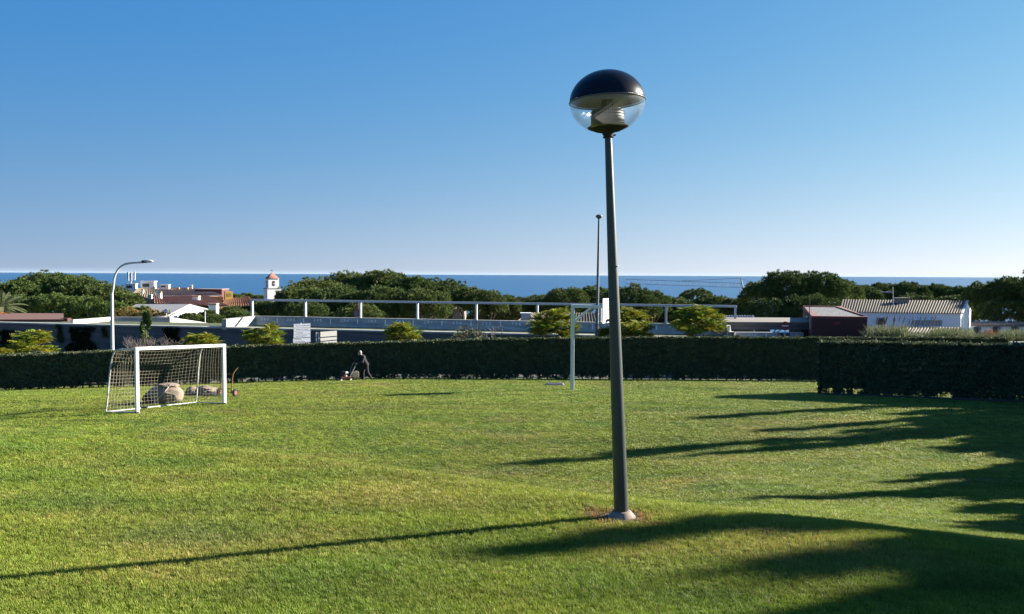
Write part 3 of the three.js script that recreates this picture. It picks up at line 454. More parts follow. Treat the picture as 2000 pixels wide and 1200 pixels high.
{                                                // creepers on the retaining wall
  const rnd = rngOf(77), leaf = tuft(6, 0.14, 0.03, 4, 0), mat = leafMat(rgb(0.06, 0.085, 0.03), 0.2);
  for (const [px, y0, y1, w, lab] of [[115, 636, 668, 5, 'long trailing creeper hanging from the wall coping near the white bay wall'], [202, 640, 658, 3, 'short trailing creeper hanging down the dark wall by the street lamp'], [160, 640, 690, 26, 'dark ivy covering the retaining wall below the painted signs'], [15, 645, 690, 14, 'dark ivy at the retaining wall below the low building'], [335, 640, 680, 14, 'dark ivy patch on the retaining wall near the small cypress']]) {
    const dep = piece([[0, 63.2], [488, 57.9]], px) - 0.1, list = [], c = new THREE.Color(), o = thing('wall_creeper', lab, 'creeper');
    for (let k = 0; k < w * 26; k++) { const t = rnd(), p = P(px + (rnd() - 0.5) * 2 * w * (0.35 + 1.1 * fbm(t * 4 + px, px, 2)) + 14 * (fbm(t * 3 + 7, px * 0.3, 2) - 0.5) * (w > 10 ? 1 : 0) + (w < 6 ? t * 4 : 0), lerp(y0, y1, t), 60); const q = along(0, 4.16), s = ((p.x - 0) * NF.x * q.z); // meet the wall plane
      const dir = p.clone().sub(camera.position), nn = NF, tt = (q.clone().sub(V(0, 0, 0)).dot(nn)) / V(dir.x, 0, dir.z).dot(nn), hit = camera.position.clone().addScaledVector(dir, tt); const v = (w > 10 ? 0.5 : 1.3) * (0.6 + rnd() * 0.8); c.setRGB(v, v, v);
      list.push([M4(hit, outward(V(rnd() - 0.5, rnd() - 0.6, 1).normalize(), rnd() * 6), V(1, 1, 1).multiplyScalar(1 + rnd() * 0.8)), c.clone()]); }
    inst('leaves', leaf, mat, list, o);
  }
}
{                                                // palm beside the low building
  const o = thing('palm_tree', 'feather palm with arching grey-green fronds behind the low brown roof', 'tree'), c = P(2, 600, 82), rnd = rngOf(9), fr = [];
  mesh('trunk', rod(V(c.x, hillY(82) - 0.3, c.z), c, 0.28, 0.22, 10), barkMat, o);
  for (let k = 0; k < 34; k++) {
    const a = k * 2.4, e = 1.25 - 1.5 * (k / 34), L = 2.9 + rnd() * 0.6, pos = [], n = 26; const at = (t) => V(Math.cos(a) * Math.cos(e) * L * t, Math.sin(e) * L * t - 1.5 * t * t * (0.6 + 0.4 * Math.cos(e)), Math.sin(a) * Math.cos(e) * L * t);
    for (let i = 0; i < n; i++) { const t = 0.15 + 0.85 * i / n, p = at(t), q = at(t + 0.03), s = V(-Math.sin(a), -0.5, Math.cos(a)), l = 0.42 * Math.sin(Math.PI * (0.12 + 0.85 * t)); for (const m of [-1, 1]) pos.push(p.x, p.y, p.z, q.x, q.y, q.z, q.x + m * s.x * l + Math.cos(a) * 0.12, q.y - 0.5 * l, q.z + m * s.z * l + Math.sin(a) * 0.12); }
    mesh('frond', mergeGeometries([geoOf(pos, null), (() => { const t = tube([at(0), at(0.35), at(0.7), at(1)], 0.018, 8, 3).toNonIndexed(); t.deleteAttribute('uv'); return t; })()]), leafMat(rgb(0.10, 0.12, 0.055), 0.2), o).position.copy(c);
  }
}
feather(6, 613, 22, 26, 78, 'orange flowering shrub below the palm', null, { name: 'flowering_shrub', cat: 'shrub', mat: leafMat(rgb(0.34, 0.11, 0.02), 0.3), ends: 40 });

// ---------------------------------------------------------------- street lamp, mast, signs
{
  const d = 46.5, b = P(219, 700, d), top = P(222, 560, d), y0 = rel(-6.5), o = thing('street_lamp', 'galvanised street lamp with curved arm beside the retaining wall', 'street lamp', V(b.x, y0, b.z));
  const L = (px, py) => P(px, py, d).sub(o.position), h0 = L(220, 575);
  mesh('pole', rod(V(0, 0, 0), V(0.04, h0.y, 0), 0.11, 0.085, 14), galvLight, o);
  mesh('arm', new THREE.TubeGeometry(new THREE.CatmullRomCurve3([V(0.04, h0.y - 0.02, 0), L(221, 560), L(223, 543), L(230, 527), L(240, 518), L(252, 514.5), L(280, 512.5)]), 40, 0.062, 10), galvLight, o);
  const head = mesh('lamp_head', new THREE.SphereGeometry(1, 18, 12).scale(0.31, 0.09, 0.15).translate(...L(289, 510.5).toArray()), galvLight, o);
  mesh('gear_box', box(0.26, 0.17, 0.24, 0, 0, 0, 0.03).translate(...L(281.5, 511.3).toArray()), darkMetal, head);
  const d2 = 50, b2 = P(1166, 656, d2), o2 = thing('lamp_mast', 'tall thin mast with a small flat lamp head beyond the hedge', 'lamp mast', V(b2.x - 0.03, rel(-6.66), b2.z)), t2 = P(1170, 427, d2).sub(o2.position);
  mesh('pole', rod(V(0, 0, 0), t2, 0.12, 0.065, 14), std(rgb(0.10, 0.115, 0.135), 0.5), o2);
  mesh('lamp_head', new THREE.LatheGeometry([[0.001, 0.0], [0.12, 0.0], [0.22, 0.12], [0.22, 0.17], [0.14, 0.24], [0.001, 0.26]].map(([r, y]) => new THREE.Vector2(r, y)), 24).translate(t2.x, t2.y, t2.z), std(rgb(0.09, 0.1, 0.11), 0.4), o2);
}
function canvasTex(w, h, draw) { const c = document.createElement('canvas'); c.width = w; c.height = h; const x = c.getContext('2d'); draw(x, w, h); const t = new THREE.CanvasTexture(c); t.colorSpace = THREE.SRGBColorSpace; return t; }
{
  const d = 47, o = thing('direction_sign', 'stack of six white direction signs with small black lettering', 'sign', V(P(590, 670, d).x, rel(-6.5), -d)), L = (px, py) => P(px, py, d).sub(o.position), k = d / FPX;
  mesh('post', rod(V(-0.1, 0, -0.05), V(-0.1, L(587, 631).y, -0.05), 0.04, 0.04, 10), galvLight, o);
  const rows = [[575, 605, 638, 8.4, ['\u25B2 Barris residencials'], 1], [575, 605, 645, 7, ['\u25B2 Platja de Canyet  \u25A3'], 1], [575, 605, 651.5, 7, ['\u25B2 Camp\u00EDng  \u25B2'], 1], [575, 605, 658, 7, ['\u25C0 Els Mongetes'], 1], [574, 605, 666.4, 9.6, ['  Oficina', '  de Turisme  \u24D8 \u25B6'], 1], [576.5, 602.5, 675, 8, ['  Zona de', '  Serveis  \u25A3 \u25B6'], 1]];
  for (const [x0, x1, yc, hh, txt] of rows) {
    const w = (x1 - x0) * k, t = canvasTex(256, Math.round(256 * hh / (x1 - x0)), (x, W, H) => { x.fillStyle = '#f1f1f4'; x.fillRect(0, 0, W, H); x.strokeStyle = '#777'; x.lineWidth = 3; x.strokeRect(3, 3, W - 6, H - 6); x.fillStyle = '#111'; const fs = txt.length > 1 ? 27 : 25; x.font = `bold ${fs}px sans-serif`; txt.forEach((s, i) => x.fillText(s, 14, (i + 0.5) * H / txt.length + fs * 0.36)); });
    const p = L((x0 + x1) / 2, yc - 1.6), m = mesh('sign_panel', box(w * 1.1, hh * k * 0.93, 0.03, 0, 0, 0), [white, white, white, white, std(rgb(0.92, 0.92, 0.95), 0.6, { map: t }), white], o); m.position.copy(p).add(V(0, 0, 0.03)); m.rotation.set(0, 0.5, 0.02);
  }
  const d2 = 48.5, o2 = thing('direction_sign', 'sunlit white sign panels turned sideways on short posts', 'sign', V(P(624, 670, d2).x, rel(-6.5), -d2)), L2 = (px, py) => P(px, py, d2).sub(o2.position);
  for (const px of [618, 622.5]) mesh('post', rod(V(L2(px, 660).x, 0, 0), V(L2(px, 650).x, L2(px, 650).y, 0), 0.035, 0.035, 8), galvLight, o2);
  const panelW = std(rgb(0.20, 0.20, 0.195), 0.7);
  for (const [y0, y1] of [[648.5, 658.8], [660.6, 666.4], [668.2, 675]]) { const a = L2(625.5, y0), b = L2(650, y1), m = mesh('sign_panel', box(1.35, a.y - b.y, 0.04), panelW, o2); m.position.set((a.x + b.x) / 2, (a.y + b.y) / 2, -0.5); m.rotation.y = 0.95; mesh('bracket', box(0.09, (a.y - b.y) * 0.8, 0.03, 0, (a.y + b.y) / 2, 0.06).translate(L2(618, 660).x, 0, 0), white, o2); }
  const roundSign = (name, label, px, py, r, dep, y0, draw, col) => {
    const c = P(px, py, dep), g = thing(name, label, 'sign', V(c.x, y0, c.z)), hh = c.y - y0; mesh('post', rod(V(0, 0, -0.04), V(0, hh + r * 0.8, -0.04), 0.035, 0.035, 8), galvLight, g);
    const disc = mesh('sign_disc', new THREE.CylinderGeometry(r, r, 0.025, 40).rotateX(Math.PI / 2).translate(0, hh, 0), std(col, 0.5), g); draw(disc, hh); return g;
  };
  roundSign('no_entry_sign', 'round red no entry sign with white bar before the concrete canopy', 1534, 637, 0.29, 50, rel(-6.66), (m, h) => mesh('white_bar', box(0.42, 0.1, 0.01, 0, h + 0.01, 0.018), std(rgb(0.6, 0.58, 0.58), 0.6), m), rgb(0.28, 0.012, 0.02));
  roundSign('arrow_sign', 'round blue sign with white arrow behind the bay wall', 324, 608, 0.2, 72, rel(-7.2), (m, h) => { const s = new THREE.Shape([[-0.13, -0.035], [0.02, -0.035], [0.02, -0.1], [0.15, 0], [0.02, 0.1], [0.02, 0.035], [-0.13, 0.035]].map(([x, y]) => new THREE.Vector2(x, y))); mesh('arrow', new THREE.ExtrudeGeometry(s, { depth: 0.008, bevelEnabled: false }).translate(0, h, 0.014), white, m); mesh('rim', new THREE.TorusGeometry(0.195, 0.012, 6, 32).translate(0, h, 0.014), white, m); }, rgb(0.03, 0.14, 0.42));
  const pp = P(400, 633, 72); tag(mesh('marker_post', rod(V(pp.x, rel(-7.2), pp.z), P(400, 608, 72), 0.05, 0.05, 8), galvLight), 'plain grey post standing beside the ramp shrubs', 'post');
}

// ---------------------------------------------------------------- goal, net, bags, sack truck
{
  const p1 = G(268, 808), p2 = G(438, 790), b1 = G(207, 807), b2 = G(383, 788), o = thing('football_goal', 'white football goal with square posts and pale net', 'goal'), H = 2.0;
  const up = (p, h) => V(p.x, p.y + h, p.z), postM = std(rgb(0.72, 0.72, 0.72), 0.4), frameM = std(rgb(0.40, 0.41, 0.40), 0.5);
  const dir = p2.clone().sub(p1).normalize();
  for (const p of [p1, p2]) mesh('post', beam(up(p, 0), up(p, H - 0.05), 0.1, 0.1, dir), postM, o);
  mesh('crossbar', beam(up(p1, H).addScaledVector(dir, -0.05), up(p2, H).addScaledVector(dir, 0.05), 0.1, 0.1), postM, o);
  for (const p of [p1, p2]) mesh('post_foot', box(0.12, 0.06, 0.12, p.x, p.y + 0.028, p.z), darkMetal, o);
  const back = (p, q) => p.clone().lerp(q, 1), t1 = up(p1, H - 0.03).lerp(up(b1, H - 0.06), 0.72), t2 = up(p2, H - 0.03).lerp(up(b2, H - 0.06), 0.78);
  for (const [p, b, t] of [[p1, b1, t1], [p2, b2, t2]]) {
    mesh('back_stay', tube([up(p, H - 0.03), up(p, H - 0.03).lerp(t, 0.85), t.clone().lerp(up(b, 0.1), 0.05), t.clone().lerp(up(b, 0.1), 0.9), up(b, 0.03), up(p, 0.03).lerp(up(b, 0.03), 0.85)], 0.024, 44, 7), frameM, o);
    mesh('ground_bar', rod(up(p, 0.03), up(b, 0.03), 0.024, 0.024, 7), frameM, o);
  }
  mesh('back_ground_bar', rod(up(b1, 0.03), up(b2, 0.03), 0.026, 0.026, 7), frameM, o);
  const bar = up(b1, 0.04).lerp(up(b2, 0.04), 0.38); mesh('bar_joint', box(0.32, 0.07, 0.09, bar.x, bar.y, bar.z, 0.01), darkMetal, o);
  const rnd = rngOf(3), g = [], strand = (pts) => g.push(tube(pts, 0.0037, pts.length * 2, 3));
  const panel = (A, B, C, D, nu, nv, sag, push) => {   // A-B top, D-C bottom
    const at = (u, v) => { const p = A.clone().lerp(B, u).lerp(D.clone().lerp(C, u), v); const s = Math.sin(Math.PI * u), w = fbm(u * 5 + nu, v * 5, 2) - 0.5; return p.add(V(w * 0.09, -sag * s * (1 - v) + w * 0.05, w * 0.06)).addScaledVector(push, Math.sin(Math.PI * v) * s); };
    for (let i = 0; i <= nu; i++) strand(Array.from({ length: 7 }, (_, k) => at(i / nu, k / 6)));
    for (let j = 0; j <= nv; j++) strand(Array.from({ length: 9 }, (_, k) => at(k / 8, j / nv)));
  };
  const Z = V(0, 0, 0), outB = t1.clone().sub(p1).setY(0).normalize();
  panel(t1, t2, up(b2, 0.03), up(b1, 0.03), 27, 17, 0.10, outB.clone().multiplyScalar(0.14));
  panel(up(p1, H - 0.04), t1, up(b1, 0.03), up(p1, 0.03), 9, 17, 0.04, Z); panel(up(p2, H - 0.04), t2, up(b2, 0.03), up(p2, 0.03), 9, 17, 0.04, Z);
  panel(up(p1, H - 0.03), up(p2, H - 0.03), t2, t1, 27, 7, 0.06, Z);
  mesh('net', mergeGeometries(g), std(rgb(0.22, 0.20, 0.14), 0.8), o).userData.kind = 'stuff';
}
const burlap = std(rgb(0.26, 0.20, 0.155), 0.95, { map: tex(128, 128, (u, v) => { const k = 0.8 + 0.2 * noise(u * 60, v * 60); return [k, k, k]; }, true, 3) });
function sackGeo(rx, ry, rz, seed, folds) {
  const g = new THREE.SphereGeometry(1, 40, 28), p = g.attributes.position;
  for (let i = 0; i < p.count; i++) {
    let x = p.getX(i), y = p.getY(i), z = p.getZ(i); const a = Math.atan2(z, x), n = 1 + folds * (fbm(a * 2.2 + seed, y * 3 + seed, 3) - 0.5) + 0.03 * Math.sin(a * 14 + y * 3) * Math.max(0, y);
    const flat = y < -0.55 ? -0.55 - (y + 0.55) * -0.25 : y; const tuck = y > 0.75 ? 1 - (y - 0.75) * 0.6 : 1; p.setXYZ(i, x * n * tuck * rx, (flat + 0.66) * ry * (y > 0.85 ? 1.03 : 1), z * n * tuck * rz);
  }
  g.computeVertexNormals(); return g;
}
{
  const p = G(326, 788.5), o = thing('canvas_sack', 'big bulging beige canvas sack tied with rope on the lawn by the goal', 'sack', V(p.x - 0.1, p.y, p.z - 0.15));
  mesh('sack_body', sackGeo(0.60, 0.40, 0.48, 4, 0.22), burlap, o);
  mesh('gathered_top', sackGeo(0.40, 0.10, 0.30, 23, 0.7).translate(0.06, 0.52, 0), burlap, o);
  mesh('rope', tube([V(-0.25, 0.02, 0.46), V(-0.05, 0.2, 0.5), V(0.12, 0.4, 0.47), V(0.26, 0.66, 0.22)], 0.016, 20, 5), std(rgb(0.45, 0.40, 0.3), 0.9), o);
  mesh('dark_flap', sackGeo(0.3, 0.24, 0.3, 14, 0.3).translate(-0.48, 0, 0.02), std(rgb(0.035, 0.03, 0.028), 0.9), o);
  const q = G(372, 772), h = thing('cloth_heap', 'small crumpled beige cloth heap lying beside the canvas sack', 'cloth', q); mesh('cloth', sackGeo(0.22, 0.2, 0.2, 9, 0.7).translate(0.05, 0, 0), burlap, h);
  const q2 = G(402, 773), h2 = thing('cloth_heap', 'larger beige cloth bundle on a dark tarpaulin beside the sack truck', 'cloth', q2);
  mesh('cloth', sackGeo(0.36, 0.19, 0.3, 11, 0.9).translate(0, 0.07, 0), burlap, h2); mesh('tarpaulin', sackGeo(0.6, 0.10, 0.4, 12, 0.5).translate(-0.05, 0, 0.05), std(rgb(0.02, 0.02, 0.025), 0.8), h2);
}
{
  const p = G(441, 775), o = thing('sack_truck', 'yellow two-wheeled sack truck standing behind the goal', 'sack truck', p, -0.35), y = std(rgb(0.13, 0.07, 0.006), 0.5), g = [];
  for (const s of [-1, 1]) {
    mesh('upright', tube([V(s * 0.27, 0.14, 0.02), V(s * 0.25, 0.55, -0.05), V(s * 0.25, 0.86, -0.12), V(s * 0.31, 1.08, -0.3)], 0.02, 20, 7), y, o);
    const w = mesh('wheel', new THREE.TorusGeometry(0.115, 0.042, 10, 24).rotateY(Math.PI / 2).translate(s * 0.36, 0.155, -0.1), black, o); mesh('hub', new THREE.CylinderGeometry(0.075, 0.075, 0.06, 16).rotateZ(Math.PI / 2).translate(s * 0.36, 0.155, -0.1), std(rgb(0.2, 0.04, 0.02), 0.6), w);
  }
  for (const h of [0.3, 0.58, 0.84]) mesh('crossbar', rod(V(-0.25, h, -0.02 - h * 0.1), V(0.25, h, -0.02 - h * 0.1), 0.016, 0.016, 6), y, o);
  mesh('axle', rod(V(-0.36, 0.155, -0.1), V(0.36, 0.155, -0.1), 0.014, 0.014, 6), darkMetal, o); mesh('toe_plate', box(0.56, 0.012, 0.26, 0, 0.012, 0.13), y, o);
  for (const s of [-1, 1]) mesh('brace', rod(V(s * 0.2, 0.155, -0.1), V(s * 0.25, 0.5, -0.04), 0.012, 0.012, 6), y, o);
}

// ---------------------------------------------------------------- basketball hoop, access cover
{
  const p = G(1117.5, 762), d = -p.z, o = thing('basketball_hoop', 'white basketball post with braced arm and backboard on the lawn', 'basketball hoop', p), top = P(1119.5, 601, d).sub(p), end = P(1170, 602, d).sub(p);
  mesh('post', box(0.15, top.y, 0.15, 0, top.y / 2, 0, 0.012), whiteMetal, o);
  mesh('arm', beam(V(-0.08, top.y + 0.07, 0), V(end.x + 0.12, top.y + 0.04, 0), 0.13, 0.14), whiteMetal, o);
  mesh('brace', beam(V(0.05, top.y - 0.62, 0), V(end.x * 0.68, top.y - 0.01, 0), 0.09, 0.09), whiteMetal, o);
  const c = P(1183.5, 607.5, d).sub(p), u = V(0.42, 0, -0.907), n = V(0.907, 0, 0.42), bd = mesh('backboard', box(1.15, 1.06, 0.04, 0, 0, 0, 0.01), white, o); bd.position.copy(c).addScaledVector(u, 0.12); bd.rotation.y = Math.atan2(0.907, 0.42);
  const fr = []; for (const [w, h, x, y] of [[0.59, 0.04, 0, 0.06], [0.59, 0.04, 0, -0.39], [0.04, 0.41, -0.275, -0.165], [0.04, 0.41, 0.275, -0.165]]) fr.push(box(w, h, 0.006, x, y, 0.026)); mesh('target_square', merge(fr), black, bd);
  const rm = mesh('rim', new THREE.TorusGeometry(0.225, 0.012, 8, 32).rotateX(Math.PI / 2).translate(0, -0.38, 0.4), std(rgb(0.35, 0.06, 0.01), 0.5), bd); mesh('rim_bracket', box(0.14, 0.12, 0.18, 0, -0.41, 0.1), darkMetal, rm);
  const q = G(1084, 753.5), cv = thing('access_cover', 'flat dark access cover with pale frame lying in the grass', 'cover', q); mesh('frame', box(0.85, 0.1, 0.75, 0, 0.02, 0, 0.01), std(rgb(0.25, 0.24, 0.22), 0.9), cv); mesh('lid', box(0.72, 0.03, 0.62, 0, 0.085, 0, 0.008), std(rgb(0.035, 0.037, 0.04), 0.6), cv);
}

// ---------------------------------------------------------------- person with mower
function field(center, half, res, fn, mat) {
  const mc = new MarchingCubes(res, mat, false, false, 60000); mc.isolation = 0; const h = res / 2;
  for (let k = 0; k < res; k++) for (let j = 0; j < res; j++) for (let i = 0; i < res; i++) mc.field[i + j * res + k * res * res] = -fn(V(center.x + (i - h) / h * half, center.y + (j - h) / h * half, center.z + (k - h) / h * half));
  mc.update(); const n = mc.count, pos = new Float32Array(mc.positionArray.slice(0, n * 3)), nor = new Float32Array(mc.normalArray.slice(0, n * 3));
  for (let i = 0; i < n; i++) { pos[i * 3] = pos[i * 3] * half + center.x; pos[i * 3 + 1] = pos[i * 3 + 1] * half + center.y; pos[i * 3 + 2] = pos[i * 3 + 2] * half + center.z; }
  const g = new THREE.BufferGeometry(); g.setAttribute('position', new THREE.BufferAttribute(pos, 3)); g.computeVertexNormals(); return g;
}
const cap = (p, a, b, ra, rb) => { const ab = b.clone().sub(a), t = clamp(p.clone().sub(a).dot(ab) / ab.lengthSq(), 0, 1); return p.distanceTo(a.clone().addScaledVector(ab, t)) - lerp(ra, rb, t); };
const smin = (k, ...d) => d.reduce((a, b) => { const h = Math.max(k - Math.abs(a - b), 0) / k; return Math.min(a, b) - h * h * k * 0.25; });
{
  const foot = onLawn(P(714, 748, 41.2)), mow = V(-0.85, 0, 0.53).normalize(), yaw = Math.atan2(-mow.z, mow.x);   // local +x is the way the mower goes
  const o = thing('person', 'grey haired person in dark clothes bending forward to push a lawn mower', 'person', foot.clone(), yaw); o.scale.setScalar(0.95);
  const hip = V(0, 0.86, 0), chest = V(0.2, 1.27, 0), neck = V(0.26, 1.41, 0), head = V(0.34, 1.55, 0), S = (x, y, z) => V(x, y, z);
  const J = { sh: [S(0.2, 1.32, 0.19), S(0.2, 1.32, -0.19)], el: [S(0.3, 1.06, 0.27), S(0.3, 1.06, -0.27)], wr: [S(0.52, 0.99, 0.22), S(0.52, 0.99, -0.22)], hp: [S(0, 0.86, 0.1), S(0, 0.86, -0.1)], kn: [S(0.12, 0.46, 0.11), S(-0.06, 0.45, -0.11)], an: [S(0.1, 0.08, 0.11), S(-0.28, 0.11, -0.11)], to: [S(0.26, 0.035, 0.12), S(-0.14, 0.035, -0.12)] };
  const torso = (p, e) => smin(0.12, cap(p, S(hip.x, hip.y, 0.07), S(hip.x, hip.y, -0.07), 0.125 + e, 0.125 + e), cap(p, S(chest.x, chest.y, 0.1), S(chest.x, chest.y, -0.1), 0.13 + e, 0.13 + e), cap(p, hip, chest, 0.15 + e, 0.15 + e));
  const arms = (p, e) => Math.min(...[0, 1].map((i) => smin(0.05, cap(p, J.sh[i], J.el[i], 0.066 + e, 0.05 + e), cap(p, J.el[i], J.wr[i], 0.048 + e, 0.036 + e))));
  const legs = (p, e) => Math.min(...[0, 1].map((i) => smin(0.05, cap(p, J.hp[i], J.kn[i], 0.1 + e, 0.066 + e), cap(p, J.kn[i], J.an[i], 0.064 + e, 0.045 + e))));
  const fingers = (p) => { let m = 1; for (const i of [0, 1]) { const w = J.wr[i], sz = i ? -1 : 1; m = Math.min(m, cap(p, w, w.clone().add(S(0.07, -0.005, 0)), 0.036, 0.036)); for (let f = 0; f < 4; f++) { const a = w.clone().add(S(0.09, 0.0, (f - 1.5) * 0.021)), b = a.clone().add(S(0.045 - 0.004 * Math.abs(f - 1), 0.012, 0)), c = b.clone().add(S(-0.005, -0.04, 0)); m = Math.min(m, cap(p, a, b, 0.01, 0.009), cap(p, b, c, 0.009, 0.008)); } m = Math.min(m, cap(p, w.clone().add(S(0.03, 0, -sz * 0.03)), w.clone().add(S(0.085, -0.03, -sz * 0.045)), 0.012, 0.009)); } return m; };
  const headF = (p) => { const q = p.clone().sub(head); const skull = Math.hypot(q.x / 0.098, q.y / 0.125, q.z / 0.08) * 0.08 - 0.08; return smin(0.02, skull, cap(p, head.clone().add(S(0.09, 0.0, 0)), head.clone().add(S(0.115, -0.035, 0)), 0.01, 0.016), cap(p, head.clone().add(S(0.02, -0.06, 0)), head.clone().add(S(0.075, -0.095, 0)), 0.06, 0.035), cap(p, head.clone().add(S(-0.01, -0.0, 0.078)), head.clone().add(S(-0.01, -0.035, 0.08)), 0.014, 0.012), cap(p, head.clone().add(S(-0.01, 0, -0.078)), head.clone().add(S(-0.01, -0.035, -0.08)), 0.014, 0.012)); };
  const whole = (p) => smin(0.03, Math.min(torso(p, -0.02), arms(p, -0.012), legs(p, -0.015)), cap(p, chest, neck, 0.07, 0.055), cap(p, neck, head, 0.055, 0.05));
  const skin = std(rgb(0.38, 0.23, 0.17), 0.6), cloth = std(rgb(0.009, 0.0095, 0.012), 0.9);
  mesh('body', mergeGeometries([field(V(0.1, 0.85, 0), 0.92, 92, whole), field(V(0.34, 1.54, 0), 0.19, 56, headF), field(V(0.6, 0.98, 0), 0.34, 90, fingers)]), skin, o);
  mesh('jacket', field(V(0.2, 1.1, 0), 0.5, 70, (p) => Math.max(smin(0.06, torso(p, 0.018), arms(p, 0.016), cap(p, chest, neck, 0.085, 0.072)), 0.84 - p.y, p.y - 1.44)), cloth, o);
  mesh('trousers', field(V(0, 0.5, 0), 0.55, 70, (p) => Math.max(smin(0.05, legs(p, 0.02), cap(p, S(0, 0.86, 0.06), S(0, 0.86, -0.06), 0.15, 0.15)), p.y - 0.95, 0.05 - p.y)), std(rgb(0.009, 0.0095, 0.011), 0.9), o);
  for (const i of [0, 1]) mesh('shoe', field(J.an[i].clone().add(S(0.06, -0.02, 0)), 0.22, 36, (p) => Math.max(smin(0.04, cap(p, J.an[i].clone().add(S(-0.04, -0.02, 0)), J.to[i].clone().add(S(0, 0.012, 0)), 0.055, 0.042)), J.to[i].y - 0.035 - p.y)), black, o);
  mesh('hair', field(head, 0.2, 48, (p) => { const q = p.clone().sub(head); return Math.max(Math.hypot((q.x + 0.012) / 0.106, (q.y - 0.012) / 0.128, q.z / 0.092) * 0.09 - 0.09, q.x * 0.75 - q.y * 0.55 - 0.03, -0.07 - q.y); }), std(rgb(0.30, 0.28, 0.26), 0.9), o);
  for (const s of [-1, 1]) mesh('eye', new THREE.SphereGeometry(0.011, 8, 6).translate(head.x + 0.088, head.y + 0.008, head.z + s * 0.032), black, o);
  mesh('mouth', box(0.012, 0.006, 0.045, head.x + 0.098, head.y - 0.075, 0), std(rgb(0.2, 0.07, 0.06), 0.6), o);

  const mp = foot.clone().addScaledVector(mow, 1.06); mp.y = gy(mp.x, mp.z);
  const m = thing('lawn_mower', 'red lawn mower with pale grass bag at the foot of the hedge', 'lawn mower', mp, yaw), small = m.scale.setScalar(0.96), red = std(rgb(0.055, 0.007, 0.008), 0.5);
  mesh('deck', merge([box(0.62, 0.16, 0.5, 0.12, 0.2, 0, 0.05), new THREE.CylinderGeometry(0.2, 0.25, 0.1, 24).translate(0.16, 0.31, 0)]), red, m);
  const eng = mesh('engine', new THREE.CylinderGeometry(0.13, 0.15, 0.2, 20).translate(0.16, 0.44, 0), darkMetal, m); mesh('fuel_tank', box(0.14, 0.12, 0.22, 0.02, 0.46, 0, 0.03), white, eng); mesh('air_filter', box(0.1, 0.14, 0.16, 0.31, 0.42, 0.02, 0.02), red, eng);
  for (const x of [-0.14, 0.4]) for (const s of [-1, 1]) { const w = mesh('wheel', new THREE.CylinderGeometry(0.1, 0.1, 0.05, 20).rotateX(Math.PI / 2).translate(x, 0.1, s * 0.28), black, m); mesh('hub', new THREE.CylinderGeometry(0.055, 0.055, 0.06, 14).rotateX(Math.PI / 2).translate(x, 0.1, s * 0.28), white, w); }
  const bag = mesh('grass_bag', box(0.46, 0.36, 0.46, -0.42, 0.34, 0, 0.06), std(rgb(0.10, 0.088, 0.068), 0.9), m); mesh('bag_frame', tube([V(-0.2, 0.53, -0.2), V(-0.42, 0.54, -0.22), V(-0.62, 0.52, 0), V(-0.42, 0.54, 0.22), V(-0.2, 0.53, 0.2)], 0.012, 20, 5), darkMetal, bag);
  for (const s of [-1, 1]) mesh('handle_bar', tube([V(-0.12, 0.26, s * 0.22), V(-0.3, 0.6, s * 0.22), V(-0.5, 0.98, s * 0.22), V(-0.52, 0.985, s * 0.2)], 0.014, 16, 6), std(rgb(0.4, 0.4, 0.4), 0.4), m);
  mesh('handle_grip', rod(V(-0.51, 0.985, -0.23), V(-0.51, 0.985, 0.23), 0.017, 0.017, 8), black, m);
}

// ---------------------------------------------------------------- houses
function tileRoof(e0, e1, r0, r1, pitch, rows = 10) {   // rows of barrel tiles between eave e0-e1 and ridge r0-r1
  const cols = Math.max(3, Math.round(e0.distanceTo(e1) / pitch)), seg = 4, pos = [], idx = [], nrm = e1.clone().sub(e0).cross(r0.clone().sub(e0)).normalize(); if (nrm.y < 0) nrm.negate();
  for (let j = 0; j <= rows; j++) for (const lift of j && j < rows ? [0, 0.028] : [0.014]) for (let i = 0; i <= cols * seg; i++) {
    const u = i / (cols * seg), v = j / rows, ph = (i % seg) / seg, h = Math.sin(Math.PI * 2 * ph) * pitch * 0.3 + lift, p = e0.clone().lerp(e1, u).lerp(r0.clone().lerp(r1, u), v).addScaledVector(nrm, h); pos.push(p.x, p.y, p.z);
  }
  const n = cols * seg + 1, rws = pos.length / 3 / n; for (let j = 0; j + 1 < rws; j++) for (let i = 0; i + 1 < n; i++) { const a = j * n + i; idx.push(a, a + 1, a + n + 1, a, a + n + 1, a + n); }
  return geoOf(pos, idx);
}
const tileMap = (c) => std(c, 0.9);
const terracotta = std(rgb(0.42, 0.205, 0.11), 0.92), roofTan = std(rgb(0.40, 0.30, 0.19), 0.92), roofBrown = std(rgb(0.36, 0.24, 0.155), 0.92), roofOrange = std(rgb(0.40, 0.17, 0.07), 0.92);
function walls(quad, top, bottom) { return slab(quad.map((p) => V(p.x, top, p.z)), top - bottom); }
